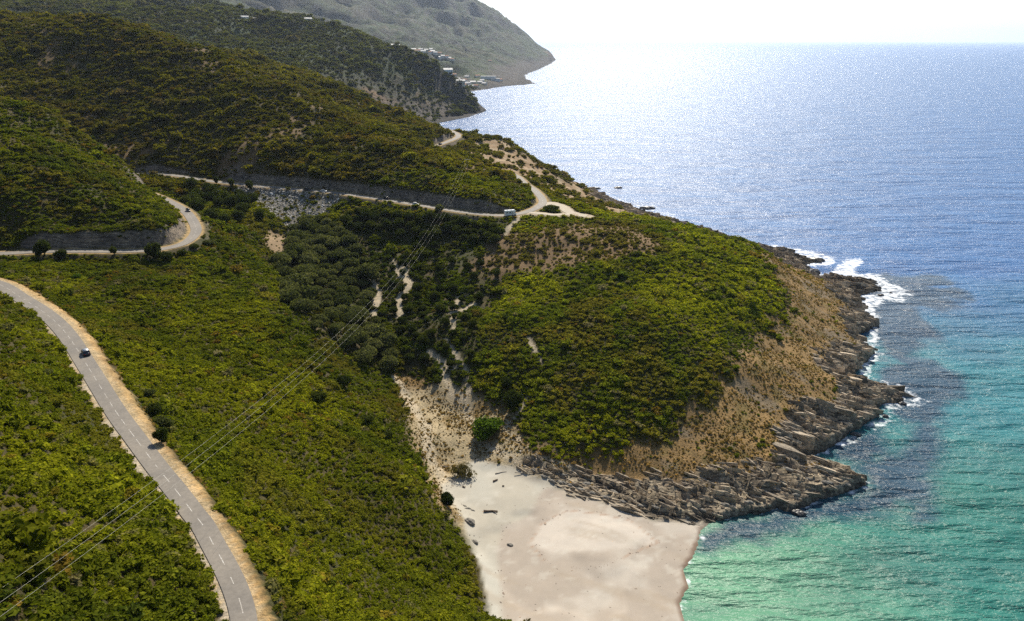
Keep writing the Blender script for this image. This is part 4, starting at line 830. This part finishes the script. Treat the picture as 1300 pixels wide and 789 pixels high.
def boxm(bm, x0, x1, y0, y1, z0, z1, bev=0.0):
    r = bmesh.ops.create_cube(bm, size=1.0); vs = r['verts']
    for q_ in vs: q_.co = ((x0 + x1) / 2 + q_.co.x * (x1 - x0), (y0 + y1) / 2 + q_.co.y * (y1 - y0), (z0 + z1) / 2 + q_.co.z * (z1 - z0))
    if bev: bmesh.ops.bevel(bm, geom=list({e for q_ in vs for e in q_.link_edges}), offset=bev, segments=2, affect='EDGES')
def wheel(root, x, y, r, wd):
    def ring(rad, half, material, name, par):
        bm = bmesh.new(); secs = []
        for dy, rr in ((-half, rad * .86), (-half * .8, rad), (half * .8, rad), (half, rad * .86)):
            secs.append([(x + rr * math.cos(k * math.pi / 8), y + dy, r + rr * math.sin(k * math.pi / 8)) for k in range(16)])
        loft(bm, secs); return ob(name, bm, material, par, True)
    wroot = ring(r, wd / 2, M['tyre'], "wheel", root); ring(r * .6, wd / 2 + .015, M['rim'], "rim", wroot)
def car(paint, roof=None, L=4.2, Wd=1.76, Hh=1.48):
    root = bpy.data.objects.new("car", None); link(root); root.empty_display_size = .3
    hw = Wd / 2
    # lower body, section by section along x (front at +x)
    prof = [(-L / 2, .45, .80, .86), (-L / 2 + .12, .30, .93, .95), (-L / 2 + .9, .26, .98, 1.0), (-.2, .24, .95, 1.0), (L / 2 - 1.25, .25, .93, 1.0), (L / 2 - .35, .28, .80, .96), (L / 2 - .05, .34, .68, .86), (L / 2, .42, .60, .8)]
    bm = bmesh.new(); loft(bm, [[(x, -hw * k, zl), (x, -hw * k * 1.0, (zl + zt) / 2), (x, -hw * k * .93, zt), (x, 0, zt + .03), (x, hw * k * .93, zt), (x, hw * k, (zl + zt) / 2), (x, hw * k, zl), (x, 0, zl - .03)] for x, zl, zt, k in prof]); ob("body", bm, paint, root, True)
    # cabin glass
    cab = [(-L / 2 + .18, .96, .97, .88), (-L / 2 + .55, .96, Hh - .06, .80), (-.1, .95, Hh - .02, .78), (.45, .93, Hh - .07, .78), (L / 2 - 1.15, .92, .95, .86)]
    bm = bmesh.new(); loft(bm, [[(x, -hw * k * 1.06, z0), (x, -hw * k, z1), (x, hw * k, z1), (x, hw * k * 1.06, z0)] for x, z0, z1, k in cab]); ob("cabin_window", bm, M['glass'], root)
    bm = bmesh.new(); loft(bm, [[(x, -hw * k, z), (x, -hw * k, z + .05), (x, 0, z + .075), (x, hw * k, z + .05), (x, hw * k, z)] for x, z, k in [(-L / 2 + .5, Hh - .08, .80), (-.1, Hh - .03, .80), (.48, Hh - .08, .79)]]); ob("roof", bm, roof or paint, root, True)
    for sx in (-L / 2 + .78, L / 2 - .80):
        for sy in (-hw + .10, hw - .10): wheel(root, sx, sy, .32, .22)
    for sy in (-hw * .62, hw * .62):
        bm = bmesh.new(); boxm(bm, L / 2 - .10, L / 2 + .015, sy - .16, sy + .16, .52, .66, .02); ob("headlight", bm, M['lamp'], root)
        bm = bmesh.new(); boxm(bm, -L / 2 - .02, -L / 2 + .12, sy - .14, sy + .14, .62, .80, .02); ob("tail_light", bm, M['red_lens'], root)
    return root
def on_road(px, py, side, fwd=1, dz=0.035):
    p = hit(px, py); i = int(np.argmin(((fine[:, :2] - np.array(p[:2])) ** 2).sum(1))); i = min(max(i, 1), len(fine) - 2)
    d = fine[i + 1] - fine[i - 1]; L = math.hypot(d[0], d[1]); nx, ny = -d[1] / L, d[0] / L; off = -RW * .5 * side
    return (fine[i][0] + nx * off, fine[i][1] + ny * off, fine[i][2] + dz), math.atan2(d[1], d[0]) + (0 if fwd > 0 else math.pi)
for px, py, side, fwd, paint, roof, lb in [(109, 452, 1, 1, 'navy_paint', 'silver', "dark blue car with a pale roof driving alone on the near straight road"), (237, 269, 1, -1, 'black_paint', None, "black car coming round the hairpin bend"),
    (414, 243.5, 1, 1, 'white_paint', None, "white car on the far road beside the rubble bank, behind the dark one"), (391, 242, 1, 1, 'black_paint', None, "black car just behind the white car beside the rubble bank"), (487, 254, -1, -1, 'black_paint', None, "black car on the main road, up the valley from the lone white car"),
    (530, 260, 1, 1, 'white_paint', None, "white car on the main road, nearest the camper van"), (561, 184.5, 1, 1, 'black_paint', None, "black car on the short upper stretch of road before the sea")]:
    p, a = on_road(px, py, side, fwd); r0 = car(M[paint], M[roof] if roof else None); r0.location = p; r0.rotation_euler = (0, 0, a); tag(r0, lb, "car")
def camper():
    root = bpy.data.objects.new("camper_van", None); link(root); L, hw = 6.8, 1.12
    bm = bmesh.new(); sec = [(-L / 2, .42, 2.95), (-L / 2 + .1, .36, 3.02), (L / 2 - 1.9, .36, 3.02), (L / 2 - 1.2, 1.9, 3.0), (L / 2 - .75, 2.15, 2.75)]
    loft(bm, [[(x, -hw, z0), (x, -hw, z1 - .12), (x, -hw + .12, z1), (x, hw - .12, z1), (x, hw, z1 - .12), (x, hw, z0)] for x, z0, z1 in sec]); ob("living_body", bm, M['white_paint'], root)
    bm = bmesh.new(); loft(bm, [[(x, -.98 * k, .36), (x, -.98 * k, z1 * .6), (x, -.88 * k, z1), (x, .88 * k, z1), (x, .98 * k, z1 * .6), (x, .98 * k, .36)] for x, z1, k in [(L / 2 - 1.9, 2.0, 1), (L / 2 - 1.1, 1.98, 1), (L / 2 - .62, 1.25, 1), (L / 2 - .1, 1.0, .95), (L / 2, .8, .88)]]); ob("cab", bm, M['white_paint'], root)
    bm = bmesh.new(); loft(bm, [[(x, -.9, z), (x, .9, z), (x + .03, .9, z + .02), (x + .03, -.9, z + .02)] for x, z in [(L / 2 - .60, 1.27), (L / 2 - 1.02, 1.90)]]); ob("windscreen", bm, M['glass'], root)
    for x0, x1, z0, z1 in [(-2.9, -1.7, 1.6, 2.2), (-1.0, .1, 1.6, 2.2), (1.75, 2.45, 1.35, 1.85)]:
        for s in (-1, 1): bm = bmesh.new(); boxm(bm, x0, x1, s * hw - .02, s * hw + .02, z0, z1, .01) if x0 < 1.7 else boxm(bm, x0, x1, s * .95 - .04, s * .95 + .04, z0, z1, .01); ob("window", bm, M['glass'], root)
    for s in (-1, 1): bm = bmesh.new(); boxm(bm, -L / 2 + .1, L / 2 - 2.0, s * hw - .012, s * hw + .012, 1.0, 1.28); ob("side_stripe", bm, M['stripe'], root)
    bm = bmesh.new(); boxm(bm, .45, 1.1, -hw - .018, -hw + .01, .5, 2.25, .01); ob("door", bm, M['silver'], root)
    for k, x in enumerate((-2.2, .2)): bm = bmesh.new(); boxm(bm, x, x + .6, -.3, .3, 3.03, 3.13, .03); ob("roof_hatch", bm, M['silver'], root)
    for sx in (-L / 2 + 1.3, L / 2 - 1.0):
        for sy in (-hw + .18, hw - .18): wheel(root, sx, sy, .35, .24)
    for sy in (-.7, .7):
        bm = bmesh.new(); boxm(bm, L / 2 - .12, L / 2 + .02, sy - .16, sy + .16, .62, .82, .02); ob("headlight", bm, M['lamp'], root)
        bm = bmesh.new(); boxm(bm, -L / 2 - .02, -L / 2 + .05, sy - .1, sy + .1, .7, 1.0, .01); ob("tail_light", bm, M['red_lens'], root)
    return root
cv = camper(); p, a = on_road(649, 274, 1, 1); cv.location = (p[0], p[1], p[2]); cv.rotation_euler = (0, 0, a); tag(cv, "white camper van on the main road at the junction", "camper van")

# driftwood and boulders
def log(px, py, L, r, ang, label, material='wood', branch=False):
    p = hit(px, py); g = random.Random(int(px * 7 + py)); bm = bmesh.new()
    def tube(a, b_, r0, r1, n=6):
        a = np.array(a); b_ = np.array(b_); t = (b_ - a) / np.linalg.norm(b_ - a); u = np.cross(t, (0, 0, 1.)); u /= np.linalg.norm(u) + 1e-9; v_ = np.cross(u, t); secs = []
        for s in range(n + 1):
            f = s / n; c0 = a + (b_ - a) * f + u * math.sin(f * 5 + px) * L * .035; rr = (r0 + (r1 - r0) * f) * g.uniform(.85, 1.15)
            secs.append([tuple(c0 + (u * math.cos(k * math.pi / 4) + v_ * math.sin(k * math.pi / 4)) * rr) for k in range(8)])
        loft(bm, secs)
    tube((-L / 2, 0, r * .8), (L / 2, 0, r * 1.0), r, r * .6)
    if branch: tube((L * .22, 0.02, r), (L * .48, -L * .22, r * 1.4), r * .6, r * .25, 3)
    o = ob("driftwood", bm, M[material], None, True); o.location = (p[0], p[1], float(height(p[0], p[1])[0])); o.rotation_euler = (0, 0, R(ang)); tag(o, label, "driftwood")
log(623, 650, 4.4, .32, -6, "forked brown driftwood log lying in the middle of the pale sand", branch=True)
log(629, 611.5, 1.8, .32, 30, "short thick dark log on the upper sand"); log(639, 618.5, .7, .25, 0, "small dark stump right of the short thick log"); log(598, 617.5, 1.7, .14, 85, "thin dark stick standing end-on to the sea on the upper sand"); log(589, 620, 1.1, .25, -30, "small knotted dark lump of driftwood beneath the olive bush")
log(636, 601.5, 4.0, .16, 14, "crooked grey driftwood branch at the back of the sand", 'palewood'); log(665, 601, 6.2, .15, 2, "long bleached driftwood pole by the rocks at the back of the sand", 'palewood'); log(683, 599, 3.6, .12, -4, "shorter bleached pole against the beach rocks", 'palewood'); log(563, 594, 3.2, .2, 0, "bleached log on the dry ground left of the olive bush", 'palewood')
def boulder(pos, r, sq, seed, label, ang=None, material='stone', group=None, name="rock", cat="rock"):
    g = np.random.default_rng(seed); bm = bmesh.new(); bmesh.ops.create_icosphere(bm, subdivisions=4, radius=1.0)
    ph = g.uniform(0, 6, 6)
    for q_ in bm.verts:
        p = q_.co.normalized(); f = 1 + .22 * math.sin(p.x * 2.6 + ph[0]) * math.cos(p.y * 2.3 + ph[1]) + .10 * math.sin(p.x * 6 + ph[2] + p.z * 4) * math.cos(p.y * 7 + ph[3]) + .05 * math.sin(p.z * 15 + p.x * 6 + ph[4]) * math.sin(p.y * 13 + ph[5])
        zz = p.z * f; k = math.floor((zz * 0.8 + p.y * .5) * 5) / 5
        q_.co = (p.x * f * (1 + .06 * math.sin(k * 40)), p.y * f * (1 + .07 * math.cos(k * 33)), zz)
    o = ob(name, bm, M[material], None, False); o.location = (pos[0], pos[1], pos[2]); o.scale = (r, r * sq[0], r * sq[1]); o.rotation_euler = (0, 0, R(ang if ang is not None else g.uniform(0, 180))); tag(o, label, cat, group); return o
M['wet_stone'] = plain("wet_dark_rock", (0.055, 0.05, 0.045), 0.45, var=.35, scale=1.2)
for k, (px, py, r, lb) in enumerate([(724, 227, 1.6, "small dark sea rock, smallest of the three below the promontory"), (731, 234, 2.8, "dark sea rock between the smallest one and the broad reef"), (744, 236, 1.9, "dark sea rock standing off the promontory shore"), (757, 240, 4.2, "broad dark rock lying awash off the promontory"), (784, 239, 4.2, "low pale reef farthest out from the promontory"), (768, 249, 3.0, "dark rock tight against the promontory shore"),
    (822, 265, 6.0, "long low black ledge reaching into the surf behind the headland"), (848, 277, 3.5, "black rock awash where the headland hides the shore")]):
    boulder(W(px, py, .1), r, (.55, .38), 500 + k, lb, ang=-12, material='wet_stone')
for k, (px, py, r, lb) in enumerate([(1036, 331, 5.0, "dark pointed rock in the surf, outermost on the headland's far corner"), (1033, 346, 4.2, "dark rock just shoreward of the far corner's outermost rock"), (1118, 375, 1.6, "small dark rock in white foam off the flat topped ledge"), (1094, 386, 1.8, "small brown rock ringed by foam in the cove"), (1131, 372, .9, "tiny rock nearly swamped by foam off the ledge tip"), (1146, 513, 1.5, "small dark rock at the tip of the long rock finger"),
    (1124, 529, 1.3, "small dark rock near the second rock finger"), (1087, 552, 1.8, "small brown rock at the mouth of the turquoise inlet"), (1014, 652, 2.0, "rounded rock at the waterline below the ribbed ledges"), (648, 694, .9, "small dark rock alone on the rosy sand at the picture's lower edge"), (596, 664, 2.0, "dark slanting rock slab on the beach below the slope"), (603, 690, 1.0, "grey rock half buried in sand under the slope")]):
    p = W(px, py, .2) if px > 700 else hit(px, py); boulder((p[0], p[1], p[2] + .1), r, (.6, .45), 540 + k, lb, ang=-20, material='wet_stone' if px > 1000 else 'stone')
for k, (px, py, r) in enumerate([(700, 612, 1.6), (712, 614, 1.9), (724, 617, 1.5), (736, 622, 1.8), (752, 627, 1.5), (768, 632, 1.7), (790, 638, 1.6), (812, 643, 1.4), (690, 607, 1.4), (594, 646, 1.0), (600, 648, .8), (590, 643, .8), (832, 648, 1.3), (715, 605, 1.5), (745, 615, 1.8), (780, 625, 1.6), (676, 600, 1.1), (1000, 600, 1.8), (1024, 608, 1.8), (1050, 615, 1.9), (1075, 617, 1.7), (985, 622, 1.6), (1010, 630, 1.5), (950, 640, 1.6), (920, 642, 1.6), (890, 648, 1.5)]):
    p = hit(px, py); boulder((p[0], p[1], float(height(p[0], p[1])[0]) - r * .05), r * .95, (.42, .36), 600 + k, "tilted grey schist block edging the rosy beach shelf" if px < 900 and px > 660 else ("small grey slab in the huddle on the pale sand" if px < 660 else "ribbed schist block on the low seaward ledges"), ang=-35 + (k % 5) * 6, group="schist blocks along the beach edge" if 660 < px < 900 else ("slabs huddled on the pale sand" if px < 660 else "schist blocks on the seaward ledges"))

# power line down the valley
def wire(pts, label):
    cu = bpy.data.curves.new("power_line", 'CURVE'); cu.dimensions = '3D'; cu.bevel_depth = .009; cu.bevel_resolution = 1; sp = cu.splines.new('POLY'); sp.points.add(len(pts) - 1)
    for k, p in enumerate(pts): sp.points[k].co = (*p, 1)
    tmp = bpy.data.objects.new("tmp", cu); dg = bpy.context.evaluated_depsgraph_get(); link(tmp); dg.update(); me = bpy.data.meshes.new_from_object(tmp.evaluated_get(dg)); bpy.data.objects.remove(tmp); bpy.data.curves.remove(cu)
    me.name = "power_line"; me.materials.clear(); me.materials.append(M['wire']); o = link(bpy.data.objects.new("power_line", me)); tag(o, label, "power line", "three overhead wires crossing the valley")
def sag(a, b_, s, n=40): a = np.array(a); b_ = np.array(b_); return [tuple(a + (b_ - a) * u - np.array([0, 0, 4 * s * u * (1 - u)])) for u in np.linspace(0, 1, n)]
pole_far = np.array([-27.5, 440.0, 0]); pole_far[2] = float(height(pole_far[0], pole_far[1])[0]); pole_near = np.array([-49.3, 35.0, 0]); pole_near[2] = float(height(pole_near[0], pole_near[1])[0]); hf = max(5.0, 72 - pole_far[2]); hn = max(5.0, 88.7 - pole_near[2]); print('poles', hf, hn)
dirv = (pole_far - pole_near)[:2]; dirv /= np.linalg.norm(dirv); nrm_ = np.array([-dirv[1], dirv[0], 0])
def pole(p, h, label):
    root = bpy.data.objects.new("utility_pole", None); link(root); root.location = tuple(p); root.rotation_euler = (0, 0, math.atan2(nrm_[1], nrm_[0]))
    bm = bmesh.new(); loft(bm, [[(rr * math.cos(k * math.pi / 4), rr * math.sin(k * math.pi / 4), z) for k in range(8)] for z, rr in ((-.5, .16), (h, .10))]); ob("post", bm, M['bark'], root)
    bm = bmesh.new(); boxm(bm, -2.0, 2.0, -.07, .07, h - .25, h - .1, .01); ob("crossarm", bm, M['steel'], root)
    for x in (-1.8, 0, 1.8): bm = bmesh.new(); loft(bm, [[(x + rr * math.cos(k * math.pi / 3), rr * math.sin(k * math.pi / 3), z) for k in range(6)] for z, rr in ((h - .1, .05), (h + .02, .09), (h + .14, .05), (h + .24, .07))]); ob("insulator", bm, M['lamp'], root)
    tag(root, label, "utility pole")
pole(pole_far, hf, "wooden utility pole behind the spur at the valley head"); pole(pole_near, hn, "wooden utility pole on the bank above the near road")
for k, lb in zip((-1.8, 0, 1.8), ("power line on the uphill side of the three crossing the valley", "middle one of the three power lines crossing the valley", "power line nearest the beach of the three crossing the valley")):
    wire(sag(pole_near + nrm_ * k + (0, 0, hn + .2), pole_far + nrm_ * k + (0, 0, hf + .2), 19.0), lb)

# village on the far shore, lone houses on the ridges
def house(px, py, w_, d_, h_, roof, wallm, label, group=None, cat="house", ang=None, t_hint=None, detail=True, flat=False):
    p = hit(px, py)
    if p is None: return
    root = bpy.data.objects.new("house", None); link(root); root.location = (p[0], p[1], p[2] - 1); root.rotation_euler = (0, 0, R(ang if ang is not None else random.uniform(-35, 35)))
    bm = bmesh.new(); boxm(bm, -w_ / 2, w_ / 2, -d_ / 2, d_ / 2, -6, h_); ob("wall", bm, M[wallm], root)
    bm = bmesh.new()
    if flat: boxm(bm, -w_ / 2 - .4, w_ / 2 + .4, -d_ / 2 - .4, d_ / 2 + .4, h_, h_ + .5)
    else:
        e = .5; rh = d_ * .28; loft(bm, [[(x, -d_ / 2 - e, h_ + .02), (x, 0, h_ + rh), (x, d_ / 2 + e, h_ + .02)] for x in (-w_ / 2 - e, w_ / 2 + e)])
    rf = ob("roof", bm, M[roof], root)
    if not flat: bm = bmesh.new(); boxm(bm, w_ * .2, w_ * .2 + .8, -.4, .4, h_ + rh * .5, h_ + rh + .9); ob("chimney", bm, M[wallm], rf)
    for s in (-1, 1):
        n = max(2, int(w_ / 4))
        for k in range(n):
            x = -w_ / 2 + (k + .5) * w_ / n
            for z in ([1.2] if h_ < 5 else [1.2, 4.2]): bm = bmesh.new(); boxm(bm, x - .6, x + .6, s * d_ / 2 - .08, s * d_ / 2 + .06, z + .2, z + 1.7); ob("window", bm, M['glass'], root)
    bm = bmesh.new(); boxm(bm, w_ * .08, w_ * .08 + 1.1, -d_ / 2 - .1, -d_ / 2 + .05, -.5, 1.0 if False else 1.15); ob("door", bm, M['bark'], root)
    tag(root, label, cat, group); return root
G1 = "pale houses of the village terrace"; G2 = "pale houses by the village shore"
for k, (px, py) in enumerate([(525, 65), (530, 67), (537, 67), (541, 66), (545, 68), (549, 67), (553, 69), (558, 69), (534, 65), (562, 73), (567, 74), (570, 75.5), (559, 75), (574, 77), (547, 64.5)]):
    house(px, py, random.uniform(15, 24), random.uniform(11, 14), random.uniform(5, 8), ['roof_grey', 'roof_red'][k % 3 == 1], ['wall_white', 'wall_cream'][k % 4 == 3], "pale house among those along the village terrace above the bay", G1)
for k, (px, py) in enumerate([(572, 90), (576, 97), (581, 102), (585, 107), (589, 110), (594, 108), (598, 112), (604, 111), (609, 106), (612, 104), (590, 104), (600, 106), (568, 92), (606, 98), (593, 99), (615, 108), (634, 103)]):
    house(px, py, random.uniform(12, 19), random.uniform(10, 13), random.uniform(5, 8), ['roof_grey', 'roof_red'][k % 3 == 1], ['wall_white', 'wall_cream'][k % 4 == 3], "pale house among those crowded by the village shore", G2)
house(620, 101, 52, 16, 11, 'roof_grey', 'wall_white', "long white building with flat roof on the village point", cat="building", ang=4, flat=True)
house(629, 103, 30, 14, 8, 'roof_grey', 'wall_white', "lower white wing beside the long building on the village point", cat="building", ang=4, flat=True)
house(622, 79, 16, 12, 7, 'roof_red', 'wall_cream', "lone cream house on the slope above the village point"); house(311, 24, 15, 8, 4, 'roof_grey', 'wall_white', "low white house on the ridge skyline, above the big hill"); house(325, 26, 14, 8, 4, 'roof_grey', 'wall_cream', "cream house beside the white one on the ridge skyline"); house(391, 26, 16, 8, 4, 'roof_grey', 'wall_white', "white house alone on the ridge, close to the pylon"); house(502, 60, 18, 8, 4.5, 'roof_grey', 'wall_cream', "sand coloured house on the crest of the dark headland")
def pylon():
    p = hit(409, 33); root = bpy.data.objects.new("pylon", None); link(root); root.location = p; h = 34
    bm = bmesh.new()
    def bar(a, b_, r=.22):
        a = np.array(a, float); b_ = np.array(b_, float); t = b_ - a; t /= np.linalg.norm(t); u = np.cross(t, (0.2, .9, .3)); u /= np.linalg.norm(u); v_ = np.cross(t, u)
        loft(bm, [[tuple(c0 + (u * cx + v_ * cy_) * r) for cx, cy_ in ((1, 0), (0, 1), (-1, 0), (0, -1))] for c0 in (a, b_)])
    lv = [(0, 3.4), (9, 2.4), (17, 1.6), (24, 1.0), (34, .35)]
    for (z0, w0), (z1, w1) in zip(lv[:-1], lv[1:]):
        cs = [(-1, -1), (1, -1), (1, 1), (-1, 1)]
        for i in range(4):
            a, b_ = cs[i], cs[(i + 1) % 4]; bar((a[0] * w0, a[1] * w0, z0), (a[0] * w1, a[1] * w1, z1)); bar((a[0] * w0, a[1] * w0, z0), (b_[0] * w1, b_[1] * w1, z1), .12); bar((b_[0] * w0, b_[1] * w0, z0), (a[0] * w1, a[1] * w1, z1), .12)
    ob("lattice_mast", bm, M['steel'], root)
    for z, wd in ((24, 6), (28.5, 4.5)):
        bm = bmesh.new(); bar((-wd, 0, z), (wd, 0, z), .2); bar((-wd, 0, z), (0, 0, z + 2.2), .12); bar((wd, 0, z), (0, 0, z + 2.2), .12); ob("crossarm", bm, M['steel'], root)
    tag(root, "grey lattice pylon standing on the far ridge skyline", "pylon")
pylon()
